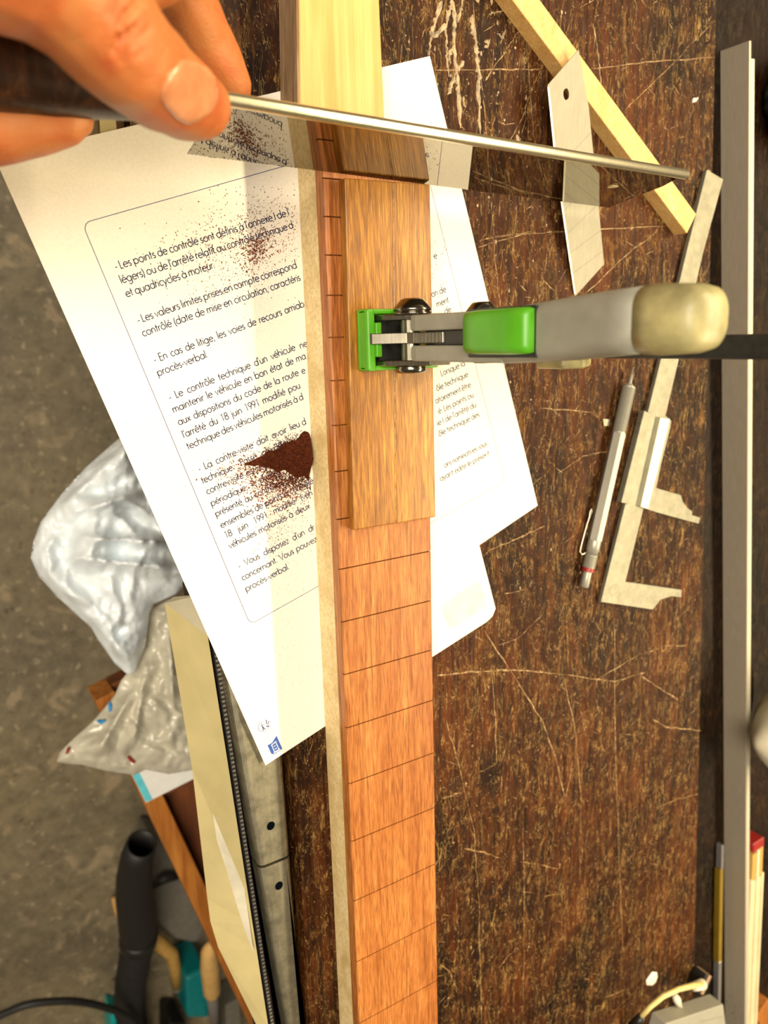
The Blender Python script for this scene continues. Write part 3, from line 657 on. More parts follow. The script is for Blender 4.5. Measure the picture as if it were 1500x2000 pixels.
# grey handle: two shells with a dark slot, closing into one grip that rises towards the camera
shellA = [(188.5, BZ + 27), (210, BZ + 27), (216, BZ + 45), (214, BZ + 88), (187.2, BZ + 88), (187.0, BZ + 50), (187.6, BZ + 32)]
mk('handle_shell', *plateXZ(shellA, 2.2, 8.8, 0.8), M_GREYPL, clamp)
mk('handle_shell', *plateXZ(shellA, -10.4, -3.8, 0.8), M_GREYPL, clamp)
mk('handle_core', *plateXZ([(191.5, BZ + 40), (212, BZ + 30), (212, BZ + 80), (191.5, BZ + 80)], -3.7, 2.1, 0.2), M_BLACK, clamp, label='black inner rail in the slot')
# grip: stacked rounded-rectangle sections
def loft(secs, n=6):
    V, Fc = [], []; m = None
    for (xa, xb, ya, yb, r, z) in secs:
        q = rrect(xa, ya, xb, yb, r, n); m = len(q); V += [(p[0], p[1], z) for p in q]
    for i in range(len(secs) - 1):
        for k in range(m): Fc.append((i * m + k, i * m + (k + 1) % m, (i + 1) * m + (k + 1) % m, (i + 1) * m + k))
    Fc.append(tuple(range(m - 1, -1, -1))); Fc.append(tuple(range((len(secs) - 1) * m, len(secs) * m)))
    return V, Fc
grip = [(187.2, 214, -10.6, 9.0, 3, 106), (186.8, 214, -10.6, 9.2, 3.5, 120), (186.6, 213, -10.0, 10.2, 4, 135), (186.8, 212, -8.8, 11.6, 5, 152), (187.0, 211, -7.6, 12.6, 6, 168), (187.2, 210, -7.2, 13.0, 6.5, 178)]
mk('grip', *loft(grip), M_GREYPL, clamp, smooth=True, label='worn grey plastic grip')
cap = [(187.0, 210, -7.4, 13.1, 6.6, 178.2), (186.8, 210, -7.6, 13.2, 7, 184), (187.2, 209.6, -7.2, 12.8, 7.6, 191), (188.4, 208.2, -6.0, 11.6, 7.2, 195.5), (191, 205, -3.6, 9.2, 5, 197.6), (196, 200, 0, 5.5, 1.8, 198.2)]
mk('grip_end', *loft(cap), M_CAPPL, clamp, smooth=True, label='yellowed translucent end cap')
trig = [(183.6, 192, -6.4, 8.0, 3.0, 101), (181.8, 192, -7.0, 8.6, 3.0, 103), (181.0, 192, -7.2, 8.8, 3.2, 110), (181.0, 192, -7.2, 8.9, 3.2, 128), (181.6, 192, -7.0, 8.8, 3.0, 135), (183.4, 192, -6.4, 8.2, 2.6, 137)]
mk('release_trigger', *loft(trig), M_GREEN, clamp, smooth=True, label='green release trigger on the handle')
mk('trigger_gap', *box(186.3, 188.5, -8.4, 9.4, 100.2, 137.6, 0.4), M_BLACK, clamp, label='dark seam behind the trigger')
mk('screw_head', *lathe((219, 9.0, 68), (0, 1, 0), [(7.2, 0), (7.2, 0.8), (4.6, 4.2), (3.8, 4.8), (0, 4.9)], 28), M_SCREW, clamp, smooth=True, label='domed dark steel screw head')
mk('rivet', *lathe((219, -10.4, 70), (0, -1, 0), [(5.2, 0), (5.2, 1.2), (4.8, 1.8), (0, 1.9)], 24), M_SCREW, clamp, smooth=True)
mk('sliding_arm', *plateXZ([(206, BZ + 12), (258, BZ + 2), (262, BZ + 60), (212, BZ + 66)], -8.6, 6.6, 1.5), M_GREYPL, clamp)
mk('lock_lever', *plateXZ([(236, 84), (258, 74), (262, 92), (246, 104), (236, 100)], -15.2, -8.5, 1.6), M_CAPPL, clamp, label='translucent lock lever')
mk('bar', *box(240, 256, -10.6, -2.4, 1.0, 250, 0.9), M_BLACKMET, clamp, label='black steel bar')

# ------------------------------------------------------------------ back saw
SY = 68.6
sy = lambda z: SY + LEAN * (z - 26)
saw = thing('back_saw', 'small back saw with bright spine and dark wooden handle held by the hand', 'saw', (200, SY, 25.6))
A0, A1 = WY(366, 300, SY), WY(1190, 405, SY)
Hs, Ts = WY(430, 192, SY), WY(1341, 341, SY)
teeth = []
NT_ = 150
for i in range(NT_):
    t = i / NT_; x = A0[0] + (A1[0] - A0[0]) * t; z = A0[2] + (A1[2] - A0[2]) * t - 3.2 * math.sin(math.pi * t) * 0
    x2 = A0[0] + (A1[0] - A0[0]) * (t + 0.6 / NT_); z2 = A0[2] + (A1[2] - A0[2]) * (t + 0.6 / NT_)
    teeth += [(x, SY, z), (x2, SY, z2 + 0.75)]
teeth.append(A1)
tip = WY(1296, 362, SY)
prof = teeth + [(A1[0] - 1.5, SY, A1[2] + 3), tip, (Ts[0] - 2, SY, Ts[2] - 1), (Hs[0], SY, Hs[2] - 1), WY(424, 212, SY)]
hc = WY(1197, 363, SY)
prof2 = [(p[0], SY - 0.3, p[2]) for p in prof]
# plate with a round hole: triangulate with the hole as a constraint
n = len(prof); hol = [(hc[0] + 2.1 * math.cos(2 * math.pi * k / 20), hc[2] + 2.1 * math.sin(2 * math.pi * k / 20)) for k in range(20)]
allp = [Vector((p[0], p[2])) for p in prof] + [Vector(h) for h in hol]
edges = [(i, (i + 1) % n) for i in range(n)] + [(n + k, n + (k + 1) % 20) for k in range(20)]
res = geometry.delaunay_2d_cdt(allp, edges, [], 0, 1e-5)
vv, tri = res[0], [tuple(f) for f in res[2]]
# keep only triangles whose centre is inside the outline and outside the hole
def inside(p, poly):
    c = False; j = len(poly) - 1
    for i in range(len(poly)):
        if (poly[i][1] > p[1]) != (poly[j][1] > p[1]) and p[0] < (poly[j][0] - poly[i][0]) * (p[1] - poly[i][1]) / (poly[j][1] - poly[i][1]) + poly[i][0]: c = not c
        j = i
    return c
pol = [(p[0], p[2]) for p in prof]; keep = []
for f in tri:
    cx = sum(vv[i].x for i in f) / len(f); cz = sum(vv[i].y for i in f) / len(f)
    if inside((cx, cz), pol) and (cx - hc[0]) ** 2 + (cz - hc[2]) ** 2 > 1.9 ** 2: keep.append(tuple(f))
m_ = len(vv)
V = [(v.x, sy(v.y) - 0.3, v.y) for v in vv] + [(v.x, sy(v.y) + 0.3, v.y) for v in vv]
Fc = keep + [tuple(i + m_ for i in reversed(f)) for f in keep]
from collections import Counter
ec = Counter()
for f in keep:
    for a, b in zip(f, f[1:] + f[:1]): ec[tuple(sorted((a, b)))] += 1
Fc += [(a, b, b + m_, a + m_) for (a, b), k in ec.items() if k == 1]
mk('blade_rivet', *lathe((hc[0], sy(hc[2]) - 0.25, hc[2]), (0, -1, 0), [(2.7, 0), (2.7, 0.25), (2.3, 0.45), (0, 0.5)], 24), plain('pale_brass', (0.75, 0.62, 0.33), 0.35, metal=0.2), saw, label='pale round rivet near the tip')
mk('blade', V, Fc, M_BLADE, saw, label='mirror-polished toothed steel blade')
sd_ = Vector(Hs) - Vector(Ts); sd_.normalize()
mk('spine', *tube([Vector(Ts) + sd_ * 0, Vector(Ts) + sd_ * 0.8, Vector(Hs), Vector(Hs) + sd_ * 8], [1.9, 2.3, 2.3, 2.3], 18), M_SPINE, saw, smooth=True, label='rounded bright spine')
hp = [Vector(Hs) + sd_ * k for k in (4, 9, 24, 50, 80, 112, 128)]
off = Vector((0, 0, -4))
mk('handle', *tube([p + off * min(1, i / 2) for i, p in enumerate(hp)], [3.5, 5.6, 8.6, 11.1, 12.0, 12.2, 9.5], 24), M_HANDLE, saw, smooth=True, label='dark brown wooden handle')

# ------------------------------------------------------------------ hand
def capsule(a, b, r0, r1, n=16):
    a, b = Vector(a), Vector(b); t = (b - a)
    x, y, t = frame(t); L = (b - a).length; V, Fc = [], []
    rings = [(a, r0, ang) for ang in (-80, -55, -28)] + [(a, r0, 0), (b, r1, 0)] + [(b, r1, ang) for ang in (28, 55, 80)]
    for c, r, ang in rings:
        c2 = c + t * r * math.sin(math.radians(ang)); rr = r * math.cos(math.radians(ang))
        for k in range(n):
            q = 2 * math.pi * k / n; V.append(tuple(c2 + (x * math.cos(q) + y * math.sin(q)) * rr))
    m = len(rings)
    for i in range(m - 1):
        for k in range(n): Fc.append((i * n + k, i * n + (k + 1) % n, (i + 1) * n + (k + 1) % n, (i + 1) * n + k))
    Fc.append(tuple(range(n - 1, -1, -1))); Fc.append(tuple(range((m - 1) * n, m * n)))
    return V, Fc
HK = 1.05
HANDJ = {   # chains of (u, v, depth mm, radius mm)
 'thumb': [(-80, -170, 146, 19), (70, -95, 155, 16.6), (170, 10, 164, 13.6), (240, 98, 174, 12.2), (312, 163, 189, 11.1), (366, 196, 200, 10.1), (386, 206, 203, 8.8)],
 'thenar': [(-260, -260, 150, 24), (-60, -190, 152, 20), (80, -130, 165, 16)],
 'web': [(60, -170, 170, 16), (200, -70, 188, 13), (300, -80, 210, 11.3)],
 'index': [(180, -210, 200, 13), (310, -70, 222, 11.8), (352, 6, 233, 11.1), (386, 72, 243, 10.5), (420, 126, 251, 9.7), (444, 164, 256, 8.2), (453, 182, 258, 6.4)],
 'middle': [(60, -180, 205, 13), (60, 60, 240, 10.5), (-120, 190, 240, 10), (-160, 262, 214, 10.5), (-60, 254, 212, 10.6), (0, 248, 214, 9.9), (70, 241, 217, 8.9), (120, 238, 219, 7.1), (148, 233, 220, 5.2)],
 'ring': [(-60, -170, 200, 13), (-60, 60, 236, 10.5), (-260, 190, 232, 10), (-300, 268, 208, 10.5), (-200, 292, 198, 9.6), (-110, 290, 196, 8.0)],
 'little': [(-180, -150, 195, 12), (-200, 60, 222, 9.5), (-360, 200, 222, 8.6), (-400, 280, 204, 8.6), (-320, 312, 194, 7.6), (-260, 316, 192, 6.6)],
 'palm': [(-220, -220, 170, 25), (-40, -210, 195, 20), (160, -190, 207, 16)],
 'palm2': [(-340, -280, 165, 27), (-160, -260, 190, 22), (60, -250, 203, 16)],
 'wrist': [(-260, -260, 168, 26), (-560, -520, 172, 27), (-940, -820, 180, 31)],
}
parts = []
for nm, ch in HANDJ.items():
    for a, b in zip(ch[:-1], ch[1:]): parts.append(capsule(D3(a[0], a[1], a[2] * HK), D3(b[0], b[1], b[2] * HK), a[3] * HK, b[3] * HK))
V, Fc = join(*parts)
tmp = mk('tmp_hand', V, Fc, M_SKIN, origin=(60, 70, 120))
md = tmp.modifiers.new('r', 'REMESH'); md.mode = 'VOXEL'; md.voxel_size = 0.0008
sm = tmp.modifiers.new('s', 'SMOOTH'); sm.factor = 0.5; sm.iterations = 16
dg = bpy.context.evaluated_depsgraph_get()
me = bpy.data.meshes.new_from_object(tmp.evaluated_get(dg)); me.name = 'hand_skin'
base = np.array([60, 70, 120.0])
bpy.data.objects.remove(tmp)
co = np.empty(len(me.vertices) * 3, np.float32); me.vertices.foreach_get('co', co); co = co.reshape(-1, 3) * 1000 + base
no = np.empty(len(me.vertices) * 3, np.float32); me.vertices.foreach_get('normal', no); no = no.reshape(-1, 3)
# knuckle creases on the thumb, each a groove along a short line seen in the picture
def crease(pts, dep, wid, dmax):
    global co
    for a, b in zip(pts[:-1], pts[1:]):
        a3, b3 = np.array(D3(*a, dmax)), np.array(D3(*b, dmax))
        # distance measured on the ray fan through the line, only on camera-facing skin
        eye = np.array([0, 0, CAMH]); n_ = np.cross(a3 - eye, b3 - eye); n_ /= np.linalg.norm(n_)
        dist = (co - eye) @ n_
        ab = (b3 - a3) / np.linalg.norm(b3 - a3); s = ((co - a3) @ ab) / np.linalg.norm(b3 - a3)
        depth = (co - eye) @ FWD
        msk = (s > -0.15) & (s < 1.15) & (np.abs(depth - dmax) < 26) & (no @ FWD < -0.1)
        fade = np.clip(np.minimum(s + 0.15, 1.15 - s) / 0.3, 0, 1)
        k = np.exp(-(dist / wid) ** 2) * dep * fade * msk
        co -= no * k[:, None]
for ln, dp in (([(270, 4), (252, 26), (232, 52), (214, 84)], 0.55), ([(262, 58), (240, 80), (224, 104), (217, 132)], 0.55), ([(292, 58), (268, 78), (250, 104)], 0.28), ([(208, 56), (200, 88)], 0.25), ([(240, 112), (230, 138)], 0.3), ([(278, 98), (260, 120)], 0.2), ([(318, 66), (342, 96)], 0.15)):
    crease(ln, dp * 1.7, 0.75, 168 * HK)
co += no * (np.array([noise.noise(Vector(p) * 0.12) for p in co]) * 0.35)[:, None].astype(np.float32)
me.vertices.foreach_set('co', ((co - base) / 1000).astype(np.float32).ravel()); me.update()
for p in me.polygons: p.use_smooth = True
me.materials.clear(); me.materials.append(M_SKIN)
hand = bpy.data.objects.new('hand', me); COL.objects.link(hand); hand.location = Vector(base) * 0.001
tag(hand, "person's bare hand gripping the saw handle, thumb on the spine", 'person')
# thumb nail: a curved plate laid on the skin
bpy.context.view_layer.update()
from mathutils.bvhtree import BVHTree
bvh = BVHTree.FromPolygons([Vector(p) for p in co.tolist()], [tuple(p.vertices) for p in me.polygons])
nail_px = [(352, 116), (376, 118), (402, 132), (419, 152), (426, 176), (424, 200), (410, 220), (388, 236), (362, 243), (344, 232), (326, 212), (312, 194), (316, 172), (328, 142)]
nc = (sum(p[0] for p in nail_px) / len(nail_px), sum(p[1] for p in nail_px) / len(nail_px))
V, Fc = [], []
eye = Vector((0, 0, CAMH)); rings = (1.0, 0.96, 0.80, 0.55, 0.28, 0.0)
ok = True; m = len(nail_px)
for ri, r in enumerate(rings):
    for p in nail_px:
        u, v = nc[0] + (p[0] - nc[0]) * r, nc[1] + (p[1] - nc[1]) * r
        dr = Vector(ray(u, v)).normalized(); hit = bvh.ray_cast(eye, dr)
        q = hit[0] if hit[0] is not None else Vector(D3(u, v, 190))
        nn = hit[1] if hit[0] is not None else -dr
        if nn.dot(dr) > 0: nn = -nn
        V.append(tuple(q + nn * (0.02 if ri == 0 else 0.55 if ri < 3 else 0.45)))
for i in range(len(rings) - 1):
    for k in range(m): Fc.append((i * m + k, i * m + (k + 1) % m, (i + 1) * m + (k + 1) % m, (i + 1) * m + k))
mk('thumbnail', V, Fc, M_NAIL, hand, smooth=True, label='pinkish glossy thumbnail')

# ------------------------------------------------------------------ square stick
stick = [W(1348, 421, 10.2), W(1343, 456, 10.2)]
e1, e0 = W(1361, 417, 10.2), W(1057, 0, 10.2); f1, f0 = W(1312, 428, 10.2), W(1008, 0, 10.2)
dv = Vector((e0[0] - e1[0], e0[1] - e1[1], 0)).normalized(); pv = Vector((-dv.y, dv.x, 0))
c1 = Vector(W(1360, 418, 10.0)); c2 = Vector(W(1342, 456, 10.0))
far = 330
wdt = 12.6
sA = c1; sB = c1 + pv * wdt
if (sB - c2).length > (c1 - pv * wdt - c2).length: sB = c1 - pv * wdt
poly = [(sA.x, sA.y), (c2.x, c2.y), ((sB + dv * far).x, (sB + dv * far).y), ((sA + dv * far).x, (sA + dv * far).y)]
V, Fc = bevel(*prism(poly, 0.1, 10.0), 0.3, 1)
o = mk('wooden_stick', V, Fc, M_STICK); tag(o, 'square pale maple stick lying diagonally on the bench under the knife blade', 'stick')

# ------------------------------------------------------------------ snap-off knife blade, one end propped on the stick
kp = [(1070, 165, 8.2), (1130, 97, 11.0), (1148, 200, 8.6), (1160, 330, 5.6), (1180, 516, 1.9), (1123, 579, 0.6), (1098, 402, 4.2), (1082, 270, 6.4)]
# fit one plane through the tip on the bench and the far end on the stick, then read the outline on it
pa, pb, pc = np.array(W(1123, 579, 0.5)), np.array(W(1180, 516, 0.5)), np.array(W(1118, 135, 14.2))
nk = np.cross(pb - pa, pc - pa); nk /= np.linalg.norm(nk)
if nk[2] < 0: nk = -nk
def onk(u, v):
    d = ray(u, v); k = ((pa - np.array([0, 0, CAMH])) @ nk) / (d @ nk); return np.array([0, 0, CAMH]) + d * k
kout = [(1070, 166), (1130, 97), (1150, 210), (1165, 360), (1180, 516), (1123, 579), (1097, 400), (1082, 290)]
q = [onk(*p) for p in kout]
hk = onk(1106, 184); exk = (q[1] - q[0]) * 1.0
ax = (q[4] - q[1]); ax /= np.linalg.norm(ax); bx = np.cross(nk, ax)
loc = [((p - hk) @ ax, (p - hk) @ bx) for p in q]
hol = [(2.9 * math.cos(2 * math.pi * k / 22), 2.3 * math.sin(2 * math.pi * k / 22)) for k in range(22)]
n = len(loc)
res = geometry.delaunay_2d_cdt([Vector(p) for p in loc] + [Vector(p) for p in hol], [(i, (i + 1) % n) for i in range(n)] + [(n + k, n + (k + 1) % 22) for k in range(22)], [], 0, 1e-5)
vv, tri = res[0], [tuple(f) for f in res[2]]; keep = []
for f in tri:
    c = (sum(vv[i].x for i in f) / 3, sum(vv[i].y for i in f) / 3)
    if inside(c, loc) and (c[0] / 2.9) ** 2 + (c[1] / 2.3) ** 2 > 0.85: keep.append(tuple(f))
m_ = len(vv)
toW = lambda v, h: tuple(hk + ax * v.x + bx * v.y + nk * h)
V = [toW(v, 0) for v in vv] + [toW(v, -0.5) for v in vv]
Fc = keep + [tuple(i + m_ for i in reversed(f)) for f in keep]
ec = Counter()
for f in keep:
    for a, b in zip(f, f[1:] + f[:1]): ec[tuple(sorted((a, b)))] += 1
Fc += [(a, b, b + m_, a + m_) for (a, b), k in ec.items() if k == 1]
knife = thing('knife_blade', 'grey snap-off knife blade with round hole, propped on the wooden stick', 'blade', tuple(pa))
mk('blade_plate', V, Fc, M_KNIFE, knife)
def kstrip(pts, wd, h, name, mat, label=None):
    P3 = [onk(*p) for p in pts]; P2 = [((p - hk) @ ax, (p - hk) @ bx) for p in P3]
    v2, f2 = ribbon(P2, wd, 0); return mk(name, [toW(Vector((p[0], p[1])), h) for p in v2], f2, mat, knife, label=label)
M_GROUND = steel('ground_edge', (0.80, 0.77, 0.66), 0.3, 0.03); M_SCORE = plain('score_line', (0.13, 0.12, 0.10), 0.5)
kstrip([(1071, 170), (1083, 290), (1098, 402), (1123, 574)], 1.3, 0.03, 'cutting_edge', M_GROUND, 'bright ground cutting edge')
for k, (a, b) in enumerate([((1122, 293), (1155, 258)), ((1100, 415), (1163, 340)), ((1106, 458), (1169, 398)), ((1112, 495), (1174, 450)), ((1117, 535), (1178, 490))]):
    kstrip([a, b], 0.22, 0.03, 'snap_line', M_SCORE)

# ------------------------------------------------------------------ vernier caliper
cal = thing('vernier_caliper', 'worn steel vernier caliper lying on the bench with jaws pointing right', 'caliper', W(1240, 1000, 0))
def pz(px, z): return [W(u, v, z)[:2] for u, v in px]
bz = 3.6
beam = [(1174, 1176), (1223, 980), (1288, 715), (1342, 489), (1381, 331), (1413, 350), (1372, 500), (1329, 690), (1258, 990), (1222, 1136), (1250, 1140), (1332, 1152), (1331, 1167), (1311, 1165), (1290, 1172), (1275, 1191)]
V, Fc = bevel(*prism(pz(beam, bz), 0.6, bz), 0.25, 1)
mk('beam', V, Fc, M_CALIP, cal, label='long beam with fixed jaw')
sl = [(1214, 981), (1258, 803), (1272, 808), (1284, 806), (1300, 812), (1312, 822), (1306, 850), (1292, 905), (1282, 953), (1330, 967), (1334, 980), (1344, 993), (1352, 998), (1352, 1006), (1368, 1011), (1365, 1023), (1345, 1018), (1283, 1001), (1270, 997), (1254, 991), (1228, 984)]
V, Fc = bevel(*prism(pz(sl, 1.4), 0.3, 1.4), 0.2, 1)
mk('sliding_jaw', V, Fc, M_CALIP, cal, label='sliding jaw')
lips = [(1214, 982), (1259, 802), (1272, 808), (1227, 985)]
V, Fc = bevel(*prism(pz(lips, 6.0), 1.4, 6.0), 0.3, 1)
mk('slider_edge', V, Fc, M_CALIP, cal, label='narrow left lip of the slider')
brt = [(1251, 990), (1290, 815), (1309, 818), (1266, 995)]
V, Fc = bevel(*prism(pz(brt, 6.4), 1.4, 6.4), 0.4, 2)
mk('vernier_plate', V, Fc, M_CALSAT, cal, label='bright bevelled vernier plate')
# engraved scale lines
P = []
a0, a1 = np.array(W(1228, 1120, bz)), np.array(W(1330, 690, bz)); b0 = np.array(W(1186, 1128, bz)); dirb = (a1 - a0) / np.linalg.norm(a1 - a0); perp = np.array([-dirb[1], dirb[0], 0])
for k in range(0, 120):
    p = a0 + dirb * (k * 1.0 + 4) + perp * 1.0; L = 4.2 if k % 10 == 0 else 3.2 if k % 5 == 0 else 2.2
    P.append(ribbon([p[:2], (p + perp * L)[:2]], 0.12, bz + 0.02))
mk('engraved_scale', *join(*P), plain('engraving', (0.20, 0.18, 0.14), 0.6), cal, label='fine engraved scale lines')
st = W(1199, 1152, bz)
mk('maker_stamp', *join(*[ribbon([(st[0] + r * 1.1 * math.cos(k * 6.283 / 24), st[1] + r * math.sin(k * 6.283 / 24)) for k in range(24)], 0.16, bz + 0.02, True) for r in (3.4, 4.2)]), bpy.data.materials['engraving'], cal, label='faint round stamp')
mk('depth_rod', *box(0, 1, 0, 1, 0, 1) if False else prism(pz([(1360, 420), (1383, 331), (1388, 334), (1365, 424)], 1.6), 0.3, 1.6), M_CALIP, cal)
mk('thumb_tab', *prism(pz([(1178, 818), (1192, 819), (1190, 832), (1180, 832)], 1.2), 0.3, 1.2), M_CALIP, cal)

# ------------------------------------------------------------------ mechanical pencil
pen = thing('mechanical_pencil', 'silver hexagonal mechanical pencil with red ring beside the caliper', 'pencil', W(1190, 930, 0))
pr0 = 4.5
pA, pB = Vector(W(1237, 717, pr0)), Vector(W(1141, 1147, pr0)); pd = (pB - pA); PL = pd.length; pd.normalize()
pp_ = lambda v: (Vector(W(*v, pr0)) - pA).dot(pd)
s1, s2, s3, s4, s5, s6, s7 = pp_((1234, 742)), pp_((1228, 752)), pp_((1209, 846)), pp_((1166, 1055)), pp_((1158, 1084)), pp_((1150, 1108)), pp_((1148, 1116))
mk('tip', *lathe(pA, pd, [(0.45, 0), (0.45, 4.6), (1.0, 4.8), (1.15, s1 + 2), (2.6, s2), (4.3, s2 + 1.2)], 20), M_SATIN, pen, smooth=True)
kn = [(4.3, s2 + 1.2)]
k = s2 + 1.6
while k < s3 - 0.8: kn += [(4.35, k), (4.12, k + 0.3)]; k += 0.6
kn += [(4.3, s3)]
mk('knurled_grip', *lathe(pA, pd, kn, 28), M_SATIN, pen, label='knurled grip')
V, Fc = lathe(pA, pd, [(4.5, s3), (4.5, s4)], 6)
mk('hexagonal_barrel', V, Fc, M_SATIN, pen)
mk('collar', *lathe(pA, pd, [(4.2, s4), (4.3, s4 + .3), (4.3, s4 + 7), (3.9, s4 + 7.4), (3.9, s5)], 24), M_SATIN, pen, smooth=True)
kn = [(4.1, s5)]
k = s5 + 0.4
while k < s6 - 0.6: kn += [(4.2, k), (3.95, k + 0.3)]; k += 0.6
kn += [(4.1, s6)]
mk('knurled_cap', *lathe(pA, pd, kn, 28), M_SATIN, pen, label='knurled cap ring')
mk('red_ring', *lathe(pA, pd, [(3.9, s6), (3.95, s6 + .1), (3.95, s7 - .1), (3.9, s7)], 24), M_RED, pen, label='red ring')
mk('push_button', *lathe(pA, pd, [(2.7, s7), (2.8, s7 + .3), (2.8, PL - .6), (2.3, PL), (0, PL)], 20), M_SATIN, pen, smooth=True)
sidev = Vector((0, 0, 1)).cross(pd).normalized()
if sidev.x > 0: sidev = -sidev
pc_ = lambda s, o_, z: pA + pd * s + sidev * o_ + Vector((0, 0, z))
sc0 = pp_((1161, 1000))
mk('clip', *tube([pc_(s5 - 2, 3.4, -0.5), pc_(s5 + 1, 7.6, -1.0), pc_(s5 - 1, 9.6, -1.4), pc_(s5 - 5, 9.4, -1.6), pc_((s4 + sc0) / 2, 8.3, -1.8), pc_(sc0 + 4, 7.3, -2.0), pc_(sc0, 8.0, -2.0), pc_(sc0 - 1.6, 7.0, -2.0), pc_(sc0, 6.1, -2.0), pc_(sc0 + 5, 7.0, -2.0)], 0.45, 8), M_CALSAT, pen, smooth=True, label='bent wire pocket clip')

# ------------------------------------------------------------------ aluminium angle
TZ = -22.0
ang = thing('aluminium_angle', 'long aluminium angle profile lying along the right side of the bench', 'profile', W(1410, 1000, TZ))
a0, a1 = Vector(W(1406, 100, TZ)), Vector(W(1415, 1950, TZ)); ad = (a1 - a0).normalized(); an = Vector((-ad.y, ad.x, 0))
if an.x < 0: an = -an
a2 = a0 + ad * 1300
poly = lambda o0, o1: [((a0 + an * o0).x, (a0 + an * o0).y), ((a2 + an * o0).x, (a2 + an * o0).y), ((a2 + an * o1).x, (a2 + an * o1).y), ((a0 + an * o1).x, (a0 + an * o1).y)]
V, Fc = bevel(*prism(poly(0, 1.9), TZ + 0.1, TZ + 21.5), 0.3, 1); mk('upright_flange', V, Fc, M_ALU, ang)
V, Fc = bevel(*prism(poly(1.9, 7.6), TZ + 0.1, TZ + 2.0), 0.3, 1); mk('flat_flange', V, Fc, M_ALU, ang)
bar = thing('steel_bar', 'narrow bright metal bar standing close behind the aluminium angle', 'bar', W(1475, 700, TZ))
b0 = a0 + ad * 10
q = [b0 + an * 26.4, b0 + an * 29.4, a2 + an * 29.4, a2 + an * 26.4]
q = [b0 + an * 2.3, b0 + an * 7.2, a2 + an * 7.2, a2 + an * 2.3]
V, Fc = bevel(*prism([(p.x, p.y) for p in q], TZ + 2.1, TZ + 20.5), 0.4, 1); mk('bar_body', V, Fc, M_BRIGHT, bar)
P = []
for (u, v) in ((1424, 1945), (1420, 1956), (1434, 1966), (1432, 1978), (1436, 1974), (1430, 1980), (1436, 1990)):
    # small dark specks on the upright face, pressed just onto its surface
    d = ray(u, v); nrm = np.array([an.x, an.y, 0]); o_ = np.array([a0.x, a0.y, TZ]) - nrm * 0.03
    k = ((o_ - np.array([0, 0, CAMH])) @ nrm) / (d @ nrm); c = np.array([0, 0, CAMH]) + d * k
    x = np.array([ad.x, ad.y, 0]); P.append(([tuple(c + x * 0.9 * math.cos(t) + np.array([0, 0, 1]) * 0.7 * math.sin(t)) for t in np.linspace(0, 6.28, 9)[:-1]], [tuple(range(8))]))
mk('specks', *join(*P), M_SCORE, ang, label='small brown specks near the lower end')

# ------------------------------------------------------------------ folding rule and neighbours in the tray
rule = thing('folding_rule', 'white folding wooden rule with red end lying right of the aluminium angle', 'ruler', W(1485, 1800, TZ))
r0, r1 = Vector(W(1486, 1648, TZ + 15)), Vector(W(1437, 2000, TZ + 15)) 
r0 = Vector(W(1484, 1650, TZ + 15)); r1 = Vector(W(1468, 2010, TZ + 15)); rd = (r1 - r0).normalized(); rn = Vector((-rd.y, rd.x, 0))
if rn.x < 0: rn = -rn
def slat(o0, o1, l0, l1, z0, z1, b=0.3):
    q = [r0 + rn * o0 + rd * l0, r0 + rn * o1 + rd * l0, r0 + rn * o1 + rd * l1, r0 + rn * o0 + rd * l1]
    return bevel(*prism([(p.x, p.y) for p in q], z0, z1), b, 1)
for k in range(5):
    o0 = -10.5 + k * 4.1
    mk('slat', *slat(o0, o0 + 2.9, 34 + (k % 2) * 3, 260, TZ + 0.2, TZ + 15 - 0.5 * (k % 2)), M_SLAT, rule)
mk('hinge_end', *slat(-8.5, -1.0, 8, 37, TZ + 0.2, TZ + 14), M_OCHRE, rule, label='bare ochre wood end')
mk('hinge_end', *slat(1.0, 7.5, 6, 37, TZ + 0.2, TZ + 14), M_OCHRE, rule, label='bare ochre wood end')
mk('end_slat', *slat(-0.9, 0.9, 6, 37, TZ + 0.2, TZ + 14.6), M_WHITEP, rule)
mk('red_end', *slat(-8.5, 8.0, -4, 5.6, TZ + 0.2, TZ + 14.5, 1.0), M_RED, rule, label='red painted end')
ystrip = thing('yellow_strip', 'narrow yellow strip with grey ends left of the aluminium angle', 'strip', W(1410, 1800, TZ))
y0, y1 = Vector(W(1411, 1652, TZ + 6)), Vector(W(1405, 1962, TZ + 6)); yd = (y1 - y0).normalized(); yn = Vector((-yd.y, yd.x, 0)); YL = (y1 - y0).length
if yn.x < 0: yn = -yn
def ys_(l0, l1, o0, m, nm):
    q = [y0 + yd * l0 + yn * o0, y0 + yd * l0 + yn * 2.6, y0 + yd * l1 + yn * 2.6, y0 + yd * l1 + yn * o0]
    mk(nm, *bevel(*prism([(p.x, p.y) for p in q], TZ + 0.2, TZ + 6), 0.4, 1), m, ystrip)
ys_(0, YL * .14, -0.8, M_DULL, 'grey_end'); ys_(YL * .14, YL * .72, -2.4, M_YELLOW, 'yellow_body'); ys_(YL * .72, YL, -1.8, M_DULL, 'grey_end')

# translucent white cup lying at the right edge
M_CUP = plain('milky_plastic', (0.70, 0.64, 0.48), 0.35, var=0.05, Transmission_Weight=0.15)
cupc = Vector(W(1553, 1445, TZ + 54)) + Vector((6, 0, 0))
prof = [(0.1, -47), (4, -46), (9, -42), (24, -26), (40, -6), (52, 14), (50.5, 14), (38.4, -6), (22.6, -25), (8, -40), (0.1, -44)]
o = mk('plastic_cup', *lathe(cupc, (1, -0.12, 0.18), prof, 40), M_CUP, smooth=True); tag(o, 'milky white plastic cup lying on its side at the right edge', 'cup')
